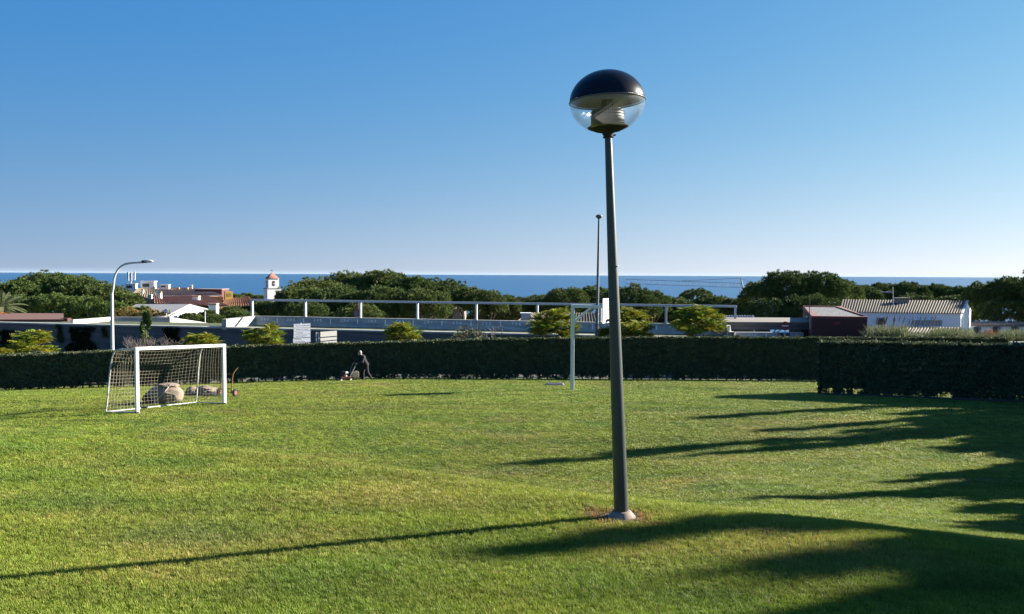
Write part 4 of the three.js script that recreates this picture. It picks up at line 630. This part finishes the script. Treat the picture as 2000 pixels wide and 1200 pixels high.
{                                                // white tiled house
  const o = thing('white_house', 'white house with pale barrel tile roof behind the reeds', 'house'), e0 = P(1640, 609.5, 80), e1 = P(1877, 613, 77.6), r0 = P(1646, 585.5, 85.2), r1 = P(1888.5, 588.5, 83);
  const wl = std(rgb(0.78, 0.79, 0.82), 0.85); e0.y = e1.y = (e0.y + e1.y) / 2; r0.y = r1.y = (r0.y + r1.y) / 2; const dd = r0.clone().sub(e0).setY(0), b0 = r0.clone().add(dd).setY(e0.y), b1 = r1.clone().add(r1.clone().sub(e1).setY(0)).setY(e0.y), low = rel(-9);
  const ins = (p, q) => p.clone().lerp(q, 0.03), houseTile = std(rgb(0.185, 0.155, 0.115), 0.92);
  mesh('wall', walls([ins(e0, r0), ins(e1, r1), ins(b1, r1), ins(b0, r0)], e0.y - 0.02, low), wl, o);
  const gb = []; for (const [a, t, b] of [[ins(e1, r1), r1, ins(b1, r1)], [ins(e0, r0), r0, ins(b0, r0)]]) gb.push(a.x, e0.y - 0.03, a.z, b.x, e0.y - 0.03, b.z, t.x, t.y - 0.06, t.z); mesh('gable', geoOf(gb, null), wl, o);
  mesh('roof', tileRoof(e0, e1, r0, r1, 0.25, 14), houseTile, o); mesh('rear_roof', tileRoof(b1, b0, r1, r0, 0.25, 8), houseTile, o);
  mesh('verge', beam(e1.clone().add(V(0.1, 0.03, 0)), r1.clone().add(V(0.1, 0.03, 0)), 0.22, 0.12), std(rgb(0.42, 0.41, 0.4), 0.9), o);
  const c = P(1761, 590, 83); mesh('chimney', merge([box(1.35, 0.6, 0.7, c.x, c.y - 0.1, c.z), box(1.5, 0.09, 0.85, c.x, c.y + 0.42, c.z), box(0.12, 0.2, 0.5, c.x - 0.55, c.y + 0.28, c.z), box(0.12, 0.2, 0.5, c.x + 0.55, c.y + 0.28, c.z)]), std(rgb(0.22, 0.2, 0.18), 0.9), o);
  const w0 = P(1785, 625.5, 78.2), w1 = P(1838, 637, 78.2), fr = []; const wx = (w0.x + w1.x) / 2, wy = (w0.y + w1.y) / 2, ww = w1.x - w0.x, wh = w0.y - w1.y;
  const win = mesh('window', box(ww, wh, 0.06, wx, wy, w0.z + 0.16), std(rgb(0.26, 0.27, 0.30), 0.7), o); mesh('window_sill', box(ww + 0.2, 0.07, 0.22, wx, wy + wh / 2 + 0.04, w0.z + 0.2), wl, win); mesh('window_sill', box(ww + 0.2, 0.07, 0.22, wx, wy - wh / 2 - 0.04, w0.z + 0.2), wl, win);
  const w2 = P(1720, 628, 79.3); mesh('window', box(0.8, 0.7, 0.1, w2.x, w2.y, w2.z + 0.1), std(rgb(0.03, 0.035, 0.04), 0.3), o);
  mesh('porch_roof', tileRoof(P(1758, 651, 72), P(1872, 653, 70.5), P(1768, 638.5, 77.8), P(1876, 640.5, 76.2), 0.25, 8), houseTile, o);
  const an = thing('roof_aerial', 'thin television aerial on a mast beside the chimney of the white house', 'aerial'), a0 = P(1745, 604, 81.5), a1 = P(1744.5, 561, 81.5); mesh('mast', rod(a0, a1, 0.03, 0.025, 6), galv, an); const yb = P(1744, 571, 81.5), ya = P(1721, 571, 81.5), el = [rod(ya, yb, 0.02, 0.02, 5)]; for (let k = 0; k < 8; k++) { const q = ya.clone().lerp(yb, k / 7); el.push(rod(q.clone().add(V(0, -0.12, 0.12)), q.clone().add(V(0, 0.12, -0.12)), 0.01, 0.01, 4)); } mesh('yagi_elements', merge(el), galv, an);
}
{                                                // dark red flat roofed building
  const o = thing('red_building', 'dark red flat roofed building with grey gravel roof and raised edge', 'building'), y = P(1586, 617.5, 50).y, F0 = P(1586, 617, 50), F1 = P(1695, 617, 49.4), K0 = P(1569, 598, 67), K1 = P(1643, 598, 66.4), red = std(rgb(0.085, 0.024, 0.022), 0.8), edge = std(rgb(0.16, 0.05, 0.042), 0.8);
  const q = [F0, F1, K1, K0].map((p) => V(p.x, y, p.z)), mid = q.reduce((s, p) => s.add(p), V(0, 0, 0)).divideScalar(4), inn = (p, k = 0.14) => V(lerp(p.x, mid.x, k), p.y, lerp(p.z, mid.z, k * 0.35));
  mesh('wall', walls(q.map((p) => p.clone().lerp(V(mid.x, p.y, mid.z), 0.004)), y - 0.10, rel(-7.3)), red, o);
  const gi = q.map((p) => inn(p)); const gm = tex(256, 256, (u, v, i, j) => { const k = 0.45 + 0.75 * hash2(i >> 1, j >> 1) * (0.6 + 0.4 * hash2(i, j)); return [k, k, k * 1.02]; }, true, 1);
  const rg = slab(gi.map((p) => V(p.x, y - 0.08, p.z)), 0.3), rp = rg.attributes.position, ruv = []; for (let i = 0; i < rp.count; i++) ruv.push(rp.getX(i) / 2.6, rp.getZ(i) / 9); rg.setAttribute('uv', new THREE.Float32BufferAttribute(ruv, 2)); mesh('gravel_roof', rg, std(rgb(0.22, 0.22, 0.23), 0.95, { map: gm, bumpMap: gm, bumpScale: 0.05 }), o);
  for (let k = 0; k < 4; k++) { const a = q[k], b = q[(k + 1) % 4]; mesh('roof_edge', slab([a, b, gi[(k + 1) % 4], gi[k]], 0.16), edge, o); }
  const s = P(1631.5, 631.5, 49.5); mesh('sign_plate', box(0.42, 0.14, 0.02, s.x, s.y, s.z + 0.27), std(rgb(0.2, 0.01, 0.02), 0.6), o);
  const w = P(1575, 619, 55); mesh('wall_lamp', new THREE.SphereGeometry(0.09, 12, 8).translate(w.x + 0.02, w.y, w.z + 0.1), white, o);
  const pm = thing('flag_pole', 'thin dark pole before the red building', 'pole'), pa = P(1582, 660, 49); mesh('pole', rod(V(pa.x, rel(-6.66), pa.z), P(1582, 585, 49), 0.035, 0.025, 8), darkMetal, pm);
}
{                                                // concrete canopy and the lower numbered wall
  const o = thing('concrete_canopy', 'long flat concrete canopy beside the dark red building', 'canopy'), d = 54, A = P(1411, 629, d), B = P(1594, 629.5, d), m = std(rgb(0.22, 0.2, 0.2), 0.9, { map: concreteMap }), y = A.y;
  mesh('roof_slab', slab([A, B, V(B.x + 1.2, y + 0.22, -d - 5), V(A.x + 1.6, y + 0.22, -d - 5)].map((p, i) => V(p.x, y + (i > 1 ? 0.05 : 0), p.z)), 0.2), std(rgb(0.30, 0.26, 0.23), 0.9, { map: concreteMap }), o);
  mesh('beam', box(B.x - A.x + 0.9, 0.34, 0.5, (A.x + B.x) / 2 + 0.6, y - 0.375, -d - 0.35), m, o);
  mesh('support_wall', box(0.7, 3.5, 2.4, P(1579, 640, d).x, y - 2.3, -d - 1.6), std(rgb(0.05, 0.03, 0.032), 0.8), o);
  mesh('support_wall', box(0.22, 3.2, 0.3, P(1421, 640, d).x, y - 2.155, -d - 0.8), m, o);
  mesh('infill_panel', box(1.35, 0.9, 0.05, P(1454, 645, d + 2).x, y - 1.0, -d - 2), std(rgb(0.25, 0.27, 0.33), 0.8), o); mesh('infill_panel', box(1.1, 0.9, 0.05, P(1489, 645, d + 2).x, y - 1.0, -d - 2), std(rgb(0.17, 0.19, 0.22), 0.8), o);
  const g = thing('lower_parapet', 'low grey wall painted 173 below the concrete canopy', 'wall'), yt = P(1500, 649.5, 52).y, x0 = P(1437, 650, 52).x, x1 = P(1570, 650, 52).x; mesh('wall_panel', box(x1 - x0, 2.6, 0.3, (x0 + x1) / 2, yt - 1.3, -52.15), concrete, g);
  const paint = std(rgb(0.85, 0.86, 0.86), 0.7); '173'.split('').forEach((ch, i) => { const t = mesh('painted_number', textGeo(ch, 0.2), paint, g), p = P(1463.5 + i * 5.8, 654, 52); t.position.set(p.x, yt - 0.2, -51.998); });
  for (const px of [1497, 1524, 1556]) { const p = P(px, 657, 52); mesh('painted_line', box(0.07, 0.42, 0.006, p.x, yt - 0.28, -51.996), paint, g); }
  const b = P(1535, 660, 50.5), bx = thing('grey_bin', 'dark grey container standing below the no entry sign', 'bin'); mesh('container', box(0.62, 2.1, 0.5, b.x, P(1535, 653, 50.5).y - 1.05, b.z - 0.35, 0.03), std(rgb(0.06, 0.06, 0.065), 0.7), bx); mesh('lid', box(0.66, 0.06, 0.54, b.x, P(1535, 653, 50.5).y + 0.03, b.z - 0.35, 0.02), darkMetal, bx);
  const e = thing('stair_wall', 'narrow sunlit white concrete buttress with sloping foot', 'wall'), f0 = P(1427.5, 641, 51), f1 = P(1436.5, 637.5, 52.5), f2 = P(1443, 662, 52.5); mesh('buttress', wallBetween(V(f0.x, 0, f0.z + 0.2), V(f1.x, 0, f1.z - 1.2), f0.y - 0.3, f1.y, rel(-6.8), -0.25), paleWall, e); mesh('coping', box(0.32, 0.07, 0.5, f0.x - 0.02, f0.y - 0.26, f0.z + 0.2), paleWall, e);
  const e2 = thing('white_post', 'slim sunlit white post beside the concrete buttress', 'post'), w0 = P(1423, 661, 51); mesh('post', box(0.12, 2.6, 0.14, w0.x, P(1424, 636, 51).y - 1.3, w0.z), white, e2);
  const tw = thing('tiled_wall', 'low wall capped with pale barrel tiles behind the canopy', 'wall'), t0 = P(1408, 622, 66), t1 = P(1474, 622, 65); mesh('wall_panel', walls([t0, t1, t1.clone().add(V(0, 0, -0.3)), t0.clone().add(V(0, 0, -0.3))], t0.y, rel(-7.4)), white, tw); mesh('tile_cap', tileRoof(t0.clone().add(V(0, 0.02, 0.25)), t1.clone().add(V(0, 0.02, 0.25)), t0.clone().add(V(0, 0.22, -0.1)), t1.clone().add(V(0, 0.22, -0.1)), 0.22, 2), std(rgb(0.36, 0.36, 0.4), 0.9), tw);
}
{                                                // villas glimpsed between the trunks
  const v = thing('cream_villa', 'cream villa glimpsed between pine trunks behind number 201', 'house'), c = P(862, 612, 122); mesh('wall', box(7.6, 9, 5, c.x, c.y - 3.7, c.z), std(rgb(0.30, 0.26, 0.20), 0.9), v);
  mesh('roof', slab([V(c.x - 4.2, c.y + 0.9, c.z + 3), V(c.x + 4.2, c.y + 0.9, c.z + 3), V(c.x + 4.2, c.y + 1.9, c.z - 3), V(c.x - 4.2, c.y + 1.9, c.z - 3)], 0.25), std(rgb(0.3, 0.26, 0.2), 0.9), v);
  for (const x of [-1.6, 1.4]) { const w = mesh('window', box(1.1, 1.3, 0.1, c.x + x, c.y - 0.6, c.z + 2.5), std(rgb(0.03, 0.03, 0.035), 0.3), v); mesh('window_frame', box(1.3, 0.12, 0.14, c.x + x, c.y + 0.12, c.z + 2.52), white, w); }
  const h = thing('tiled_house', 'house with striped barrel tile roof and square chimney behind number 198', 'house'), e0 = P(1000, 634, 74), e1 = P(1182, 636, 71), r0 = P(1035, 612, 82), r1 = P(1172, 612, 79); mesh('roof', tileRoof(e0, e1, r0, r1, 0.3, 10), std(rgb(0.16, 0.13, 0.095), 0.92), h);
  mesh('wall', walls([e0, e1, r1, r0].map((p) => p.clone().lerp(P(1095, 620, 77), 0.04)), Math.min(e0.y, e1.y) - 0.12, rel(-9)), white, h); const ch = P(1027, 619, 76); const cm = mesh('chimney', box(0.95, 1.5, 0.8, ch.x, ch.y - 0.45, ch.z), std(rgb(0.44, 0.43, 0.42), 0.9), h); mesh('chimney_cap', box(1.1, 0.08, 0.95, ch.x, ch.y + 0.36, ch.z), white, cm);
  const h2 = thing('white_villa', 'white villa with dark windows between the trunks beside the gable', 'house'), q = P(1950, 648, 92); mesh('wall', box(8.6, 4.4, 5, q.x, q.y - 1.4, q.z), std(rgb(0.75, 0.77, 0.80), 0.85), h2); mesh('roof', tileRoof(V(q.x - 4.5, q.y + 0.85, q.z + 2.8), V(q.x + 4.5, q.y + 0.85, q.z + 2.8), V(q.x - 4.5, q.y + 1.15, q.z), V(q.x + 4.5, q.y + 1.15, q.z), 0.3, 6), roofBrown, h2);
  for (const px of [1907, 1945, 1981]) { const w = P(px, 648, 89.4); const m = mesh('window', box(0.55, 1.1, 0.08, w.x, w.y, q.z + 2.52), std(rgb(0.03, 0.035, 0.05), 0.3), h2); mesh('shutter', box(0.28, 1.1, 0.06, w.x + 0.44, w.y, q.z + 2.55), std(rgb(0.16, 0.18, 0.24), 0.7), m); }
}
{                                                // brown roofed group by the sea
  const D0 = 118;
  const a = thing('flat_tan_building', 'building with sloping tan tile roof below the antenna', 'building'); const ta = [P(252, 580, 112), P(308, 580, 112), P(300, 563, 124), P(272, 562, 124)]; mesh('roof', tileRoof(ta[0], ta[1], ta[3], ta[2], 0.34, 10), roofTan, a); mesh('wall', walls([ta[0], ta[1], ta[2], ta[3]].map((p, i) => p.clone().add(V(0, 0, i < 2 ? -0.3 : 0))), ta[0].y - 0.2, rel(-12)), std(rgb(0.38, 0.25, 0.2), 0.9), a);
  const b = thing('long_brown_building', 'long building with dull brown tile roof facing the sea', 'building'); const tb = [P(318, 576.5, 116), P(433, 575.5, 116), P(392, 564.5, 127), P(300, 561.5, 127)]; mesh('roof', tileRoof(tb[0], tb[1], tb[3], tb[2], 0.34, 10), roofBrown, b); mesh('eaves', beam(tb[0].clone().add(V(0, -0.16, 0.05)), tb[1].clone().add(V(0, -0.16, 0.05)), 0.2, 0.16), white, b); mesh('wall', walls([tb[0], tb[1], tb[2], tb[3]].map((p, i) => p.clone().add(V(0, 0, i < 2 ? -0.5 : 0))), tb[0].y - 0.25, rel(-12)), std(rgb(0.30, 0.16, 0.11), 0.9), b);
  for (const px of [315, 329, 348, 365]) { const p = P(px, 564, 124); mesh('roof_vent', box(0.35, 0.35, 0.35, p.x, p.y, p.z), terracotta, b); }
  const c = thing('dark_red_block', 'dark red flat parapet block behind the yellow sign', 'building'); const cb = P(414, 570, 122); mesh('wall', box(4.2, 8, 3, cb.x, P(414, 565.5, 122).y - 4, cb.z), std(rgb(0.09, 0.03, 0.035), 0.85), c); mesh('coping', box(4.3, 0.1, 3.1, cb.x, P(414, 565.5, 122).y + 0.052, cb.z), std(rgb(0.26, 0.2, 0.18), 0.9), c);
  const s = thing('yellow_sign_block', 'yellow sign with two dark letters on an orange wall end', 'sign'); const s0 = P(446, 578, 116); const sb = mesh('sign_panel', box(1.2, 1.35, 0.4, 0, 0, 0), std(rgb(0.22, 0.13, 0.008), 0.7), s); sb.position.copy(s0); sb.rotation.y = 0.75; const lt = mesh('lettering', textGeo('KS', 0.5, 0.03), std(rgb(0.10, 0.07, 0.01), 0.8), sb); lt.position.set(0, 0.12, 0.2);
  mesh('sign_wall', box(1.5, 7, 1.2, s0.x - 0.3, s0.y - 4.2, s0.z - 0.6), std(rgb(0.14, 0.06, 0.03), 0.9), s);
  const e = thing('wide_brown_roof', 'wide red-brown tile roof with white chimney behind the ramp', 'building'); const te = [P(300, 593, 96), P(448, 598, 96), P(405, 577.5, 113), P(300, 579, 113)]; mesh('roof', tileRoof(te[0], te[1], te[3], te[2], 0.34, 14), terracotta, e); mesh('wall', walls([te[0], te[1], te[2], te[3]].map((p, i) => p.clone().add(V(0, 0, i < 2 ? -0.5 : 0))), Math.min(te[0].y, te[1].y) - 0.25, rel(-11)), std(rgb(0.42, 0.33, 0.2), 0.9), e);
  const chim = (px, y0, y1, w, d, par, dark) => { const p = P(px, y1, d), h = P(px, y0, d).y - p.y, k = w * d / FPX; const m = mesh('chimney', box(k, h + 0.6, k * 0.9, p.x, p.y + h / 2 - 0.3, p.z), white, par); m.userData.label = 'white plastered chimney'; mesh('chimney_cap', slab([[-1, 1], [1, 1], [1, -1], [-1, -1]].map(([x, z]) => V(p.x + x * k * 0.55, p.y + h + 0.2, p.z + z * k * 0.5)), 0.15), dark ? roofBrown : roofTan, m); };
  chim(383, 581, 591, 12, 104, e, false); chim(312, 573, 582, 6, 106, e, true); chim(278, 568, 573, 4, 116, a, true);
  const f = thing('orange_roof', 'orange-brown tile roof behind the dark shrubs', 'building'); const tf = [P(424, 606, 92), P(498, 596, 96), P(486, 579, 110), P(440, 586, 108)]; mesh('roof', tileRoof(tf[0], tf[1], tf[3], tf[2], 0.34, 12), roofOrange, f); mesh('wall', walls(tf.map((p) => p.clone()), Math.min(...tf.map((p) => p.y)) - 0.25, rel(-11)), std(rgb(0.42, 0.3, 0.18), 0.9), f);
  const w = thing('white_gabled_house', 'white gabled house with square chimney beside the ramp wall', 'house'); const g0 = P(326, 622, 83), g1 = P(372, 596, 88), g2 = P(430, 612, 95), zb = -98; const gl = [V(g0.x, g0.y, g0.z), V(g1.x, g1.y, g1.z), V(g2.x, g2.y, g2.z), V(g2.x, rel(-10), g2.z), V(g0.x, rel(-10), g0.z)];
  const ps = [], dz = V(-7, 0, -1.5); for (const [i, j, k] of [[0, 4, 3], [0, 3, 2], [0, 2, 1]]) ps.push(...gl[i].toArray(), ...gl[j].toArray(), ...gl[k].toArray()); mesh('gable_wall', geoOf(ps, null), std(rgb(0.75, 0.76, 0.79), 0.8), w);
  mesh('roof', merge([slab([gl[0].clone().add(V(-0.3, 0.1, 0.3)), gl[1].clone().add(V(0, 0.12, 0.3)), gl[1].clone().add(dz), gl[0].clone().add(dz)], 0.16), slab([gl[1].clone().add(V(0, 0.125, 0.3)), gl[2].clone().add(V(0.3, 0.1, 0.3)), gl[2].clone().add(dz), gl[1].clone().add(dz)], 0.16)]), std(rgb(0.30, 0.29, 0.28), 0.9), w); mesh('side_wall', walls([gl[2], gl[0], gl[0].clone().add(dz), gl[2].clone().add(dz)], Math.min(gl[0].y, gl[2].y) - 0.2, rel(-10)), white, w);
  chim(417, 596, 608, 15, 86, w, true);
  const rb = (name, lab, px0, px1, y0, y1, d, roofCol) => { const p = P((px0 + px1) / 2, y1, d), k = d / FPX, ww = (px1 - px0) * k, hh = (y1 - y0) * k, g = thing(name, lab, 'rooftop box'); const m = mesh('box_wall', box(ww * 0.82, hh + 0.8, ww * 0.62, 0, hh / 2 - 0.4, 0), white, g), r = mesh('box_roof', box(ww * 0.9, 0.1, ww * 0.7, 0, hh + 0.051, 0), roofCol || white, g), op = mesh('opening', box(ww * 0.42, hh * 0.5, 0.08, -ww * 0.1, hh * 0.45, ww * 0.31), std(rgb(0.05, 0.05, 0.06), 0.6), g); g.position.copy(p); g.rotation.y = 0.2; return g; };
  rb('stair_house', 'white rooftop box carrying the phone antenna', 245, 268, 555, 565, 122); rb('stair_house', 'larger white rooftop box with flat lid above the brown roofs', 275, 305, 550.5, 563, 124); rb('stair_house', 'low white rooftop box with dark opening above the brown roofs', 312, 332, 557, 562.5, 124); rb('roof_cowl', 'tiny white roof cowl on the long brown ridge', 370, 376, 558, 562, 126);
  const ac = thing('air_conditioner', 'white air conditioner unit with round fan beside the tan roof', 'air conditioner'); const ap = P(293, 580, 106); mesh('case', box(0.5, 0.62, 0.35, ap.x, ap.y, ap.z, 0.03), white, ac); mesh('fan', new THREE.TorusGeometry(0.15, 0.035, 6, 20).translate(ap.x, ap.y + 0.02, ap.z + 0.18), darkMetal, ac);
  const t = thing('phone_antenna', 'cluster of grey phone antenna panels on the rooftop box', 'antenna'); const tb0 = P(256, 556, 122); mesh('mast', rod(tb0, P(256, 534, 122), 0.07, 0.06, 8), galv, t); for (const [px, y0, y1, dz2] of [[251, 531.5, 549, 0.2], [257.5, 532.5, 549, 0.3], [260.5, 531, 548, -0.3]]) { const p = P(px, (y0 + y1) / 2, 122), hh = (y1 - y0) * 122 / FPX; mesh('panel', box(0.26, hh, 0.14, p.x, p.y, p.z + dz2, 0.03), galvLight, t); } mesh('bracket', merge([rod(P(250, 549, 122), P(261, 549, 122), 0.04, 0.04, 6), rod(P(250, 536, 122), P(261, 536, 122), 0.03, 0.03, 6)]), darkMetal, t);
  // bell tower
  const bt = thing('bell_tower', 'white square bell tower with red-brown pyramid roof', 'tower'), dT = 150, kT = dT / FPX, c0 = P(531.5, 564, dT), yaw = 0.62; bt.position.copy(c0); bt.rotation.y = -yaw + 1.2;
  const wT = 20.5 * kT, hT = 18 * kT, bw = std(rgb(0.75, 0.74, 0.72), 0.85);
  mesh('base_block', box(wT * 1.28, 11, wT * 1.28, 0, -5.5 - 0.02, 0), bw, bt); mesh('cornice', box(wT * 1.34, 0.14, wT * 1.34, 0, 0.052, 0), std(rgb(0.25, 0.23, 0.22), 0.9), bt);
  mesh('belfry', box(wT, hT, wT, 0, hT / 2 + 0.12, 0), bw, bt); for (let k = 0; k < 4; k++) { const s2 = new THREE.Shape(); s2.moveTo(-0.24, 0); s2.lineTo(0.24, 0); s2.lineTo(0.24, 0.75); s2.absarc(0, 0.75, 0.24, 0, Math.PI); s2.lineTo(-0.24, 0); const m = mesh('arched_opening', new THREE.ExtrudeGeometry(s2, { depth: 0.05, bevelEnabled: false, curveSegments: 8 }).translate(0, 0.55, wT / 2 - 0.02), std(rgb(0.05, 0.045, 0.045), 0.9), bt); m.rotation.y = k * Math.PI / 2; mesh('bell', new THREE.SphereGeometry(0.13, 10, 8).scale(1, 1.2, 0.3).translate(0, 0.95, wT / 2 + 0.04), galv, m); }
  mesh('roof', new THREE.ConeGeometry(wT * 0.78, 13 * kT, 4).rotateY(Math.PI / 4).translate(0, hT + 0.13 + 6.5 * kT, 0), std(rgb(0.22, 0.105, 0.075), 0.9), bt); mesh('weather_vane', merge([rod(V(0, hT + 13 * kT, 0), V(0, hT + 19 * kT, 0), 0.025, 0.02, 5), box(0.4, 0.12, 0.02, -0.12, hT + 17.5 * kT, 0)]), darkMetal, bt);
}
{                                                // tower crane beyond the pines
  const o = thing('tower_crane', 'tower crane with long lattice jib before the sea', 'crane'), d = 190, m = std(rgb(0.11, 0.13, 0.17), 0.6), J0 = P(1222, 554, d), J1 = P(1450, 562, d), g = [], g2 = [], n = 34, up = V(0, 1.05, 0), sd = V(0, 0, 0.7);
  const at = (t) => J0.clone().lerp(J1, t); for (const [a, r] of [[up, 0.055], [sd, 0.05], [sd.clone().negate(), 0.05]]) g.push(rod(at(0).add(a), at(1).add(a), r, r, 4));
  for (let k = 0; k < n; k++) { g2.push(rod(at(k / n).add(sd), at((k + 0.5) / n).add(up), 0.026, 0.026, 3), rod(at((k + 0.5) / n).add(up), at((k + 1) / n).add(sd.clone().negate()), 0.026, 0.026, 3)); }
  mesh('jib_chords', merge(g), m, o); mesh('jib_lattice', merge(g2), m, o); const ap = P(1447, 543.5, d), mb = P(1452, 566, d); mesh('tower_head', rod(mb, ap, 0.22, 0.12, 6), m, o);
  mesh('tie_bar', rod(ap, at(0.46).add(up), 0.05, 0.05, 4), m, o); mesh('tie_bar', rod(ap, P(1475, 555, d), 0.05, 0.05, 4), m, o); mesh('counter_jib', rod(mb, P(1480, 564, d), 0.2, 0.2, 5), m, o);
  const ms = [], b0 = V(mb.x, hillY(d) - 1, mb.z); for (const [x, z] of [[-0.6, -0.6], [0.6, -0.6], [0.6, 0.6], [-0.6, 0.6]]) ms.push(rod(b0.clone().add(V(x, 0, z)), mb.clone().add(V(x, 0, z)), 0.08, 0.08, 4)); for (let k = 0; k < 12; k++) { const y0 = lerp(b0.y, mb.y, k / 12), y1 = lerp(b0.y, mb.y, (k + 1) / 12); ms.push(rod(V(mb.x - 0.6, y0, mb.z + 0.6), V(mb.x + 0.6, y1, mb.z + 0.6), 0.05, 0.05, 3)); } mesh('mast', merge(ms), m, o);
}
{                                                // reeds and flowering plant behind the near hedge
  const rnd = rngOf(41), blade = geoOf([-0.022, 0, 0, 0.022, 0, 0, 0.062, 0.55, 0.0, 0.012, 0.55, 0.0, 0.24, 0.95, 0.02], [0, 1, 2, 0, 2, 3, 3, 2, 4]), mat = leafMat(rgb(0.15, 0.175, 0.085), 0.3);
  for (const [px0, px1, ty, n, lab] of [[1694, 1768, 628, 520, 'clump of tall pale reeds beside the dark red building'], [1764, 1834, 641, 380, 'clump of pale reeds below the window of the white house'], [1826, 1900, 633, 520, 'clump of leafy reeds before the gable of the white house'], [1896, 1960, 643, 340, 'low clump of reeds around the orange flowers'], [1955, 2060, 635, 560, 'dense clump of reeds under the spreading pine']]) {
    const o = thing('reed_clump', lab, 'reeds', null, 0, null), list = [], c = new THREE.Color(), st = [];
    for (let k = 0; k < n * 5; k++) { const d = 46.5 + rnd() * 4, p = P(lerp(px0, px1, rnd()), 662, d), top = P(0, lerp(ty, 664, Math.pow(rnd(), 0.85) * 0.9), d).y, s = 0.65 + rnd() * 0.65, v = 0.65 + rnd() * 0.75; c.setRGB(v * (0.9 + rnd() * 0.3), v, v * (0.8 + rnd() * 0.5)); list.push([M4(V(p.x, top - 0.75 * s, p.z), new THREE.Quaternion().setFromEuler(new THREE.Euler((rnd() - 0.5) * 0.7, rnd() * 6.283, (rnd() - 0.5) * 0.8)), V(s, s, s)), c.clone()]); if (k % 14 === 0) st.push(rod(V(p.x, rel(-6.9), p.z), V(p.x + (rnd() - 0.5) * 0.3, top - 0.1, p.z), 0.014, 0.008, 4)); }
    mesh('stalks', merge(st), std(rgb(0.17, 0.18, 0.09), 0.9), o).userData.kind = 'stuff'; inst('leaves', blade, mat, list, o);
    if (px0 < 1800) for (let k = 0; k < 9; k++) { const q = P(lerp(px0, px1, rnd()), 622 + rnd() * 10, 49), pl = new THREE.SphereGeometry(1, 7, 5).scale(0.035, 0.26, 0.035); mesh('plume', merge([pl.rotateZ(-0.25).translate(q.x, q.y, q.z), rod(V(q.x - 0.25, rel(-6.9), q.z), V(q.x - 0.05, q.y - 0.2, q.z), 0.016, 0.012, 4)]), std(rgb(0.16, 0.13, 0.10), 0.95), o); }
  }
  feather(1931, 645, 13, 14, 47, 'orange flowering plant among the reeds', null, { name: 'flowering_plant', cat: 'plant', mat: leafMat(rgb(0.30, 0.15, 0.02), 0.3), ends: 26, per: 6, size: 0.35 });
  const p = P(1985, 668, 43), o = thing('low_wall', 'low grey wall continuing past the end of the long hedge', 'wall'); mesh('wall_panel', box(7, p.y - rel(-6.6), 0.25, p.x + 3.1, (p.y + rel(-6.6)) / 2, p.z), concrete, o);
}
for (const [px, py, lab] of [[392.5, 537.2, 'tiny white sailing boat far out near the horizon'], [415, 541, 'tiny white boat on the sea nearer than the other boat']]) {   // far boats on the water
  const v = P(px, py, 1).sub(camera.position), dd = 40 / -v.y, p = camera.position.clone().addScaledVector(v, dd), k = dd / FPX, o = thing('sailing_boat', lab, 'boat', V(p.x, rel(-40), p.z));
  mesh('hull', new THREE.SphereGeometry(1, 16, 8, 0, 6.283, Math.PI / 2, Math.PI / 2).scale(1.5 * k, 0.5 * k, 0.45 * k).translate(0, 0.4 * k, 0), white, o); mesh('sail', geoOf([-0.2 * k, 0.5 * k, 0, 1.0 * k, 0.5 * k, 0, 0, 2 * k, 0], null), white, o);
}
scene.fog = new THREE.FogExp2(0xc8d8e8, 0.000002);       // thin sea haze
scene.traverse((o) => { if (o.isMesh) { o.castShadow = true; o.receiveShadow = true; } });
renderer.render(scene, camera);
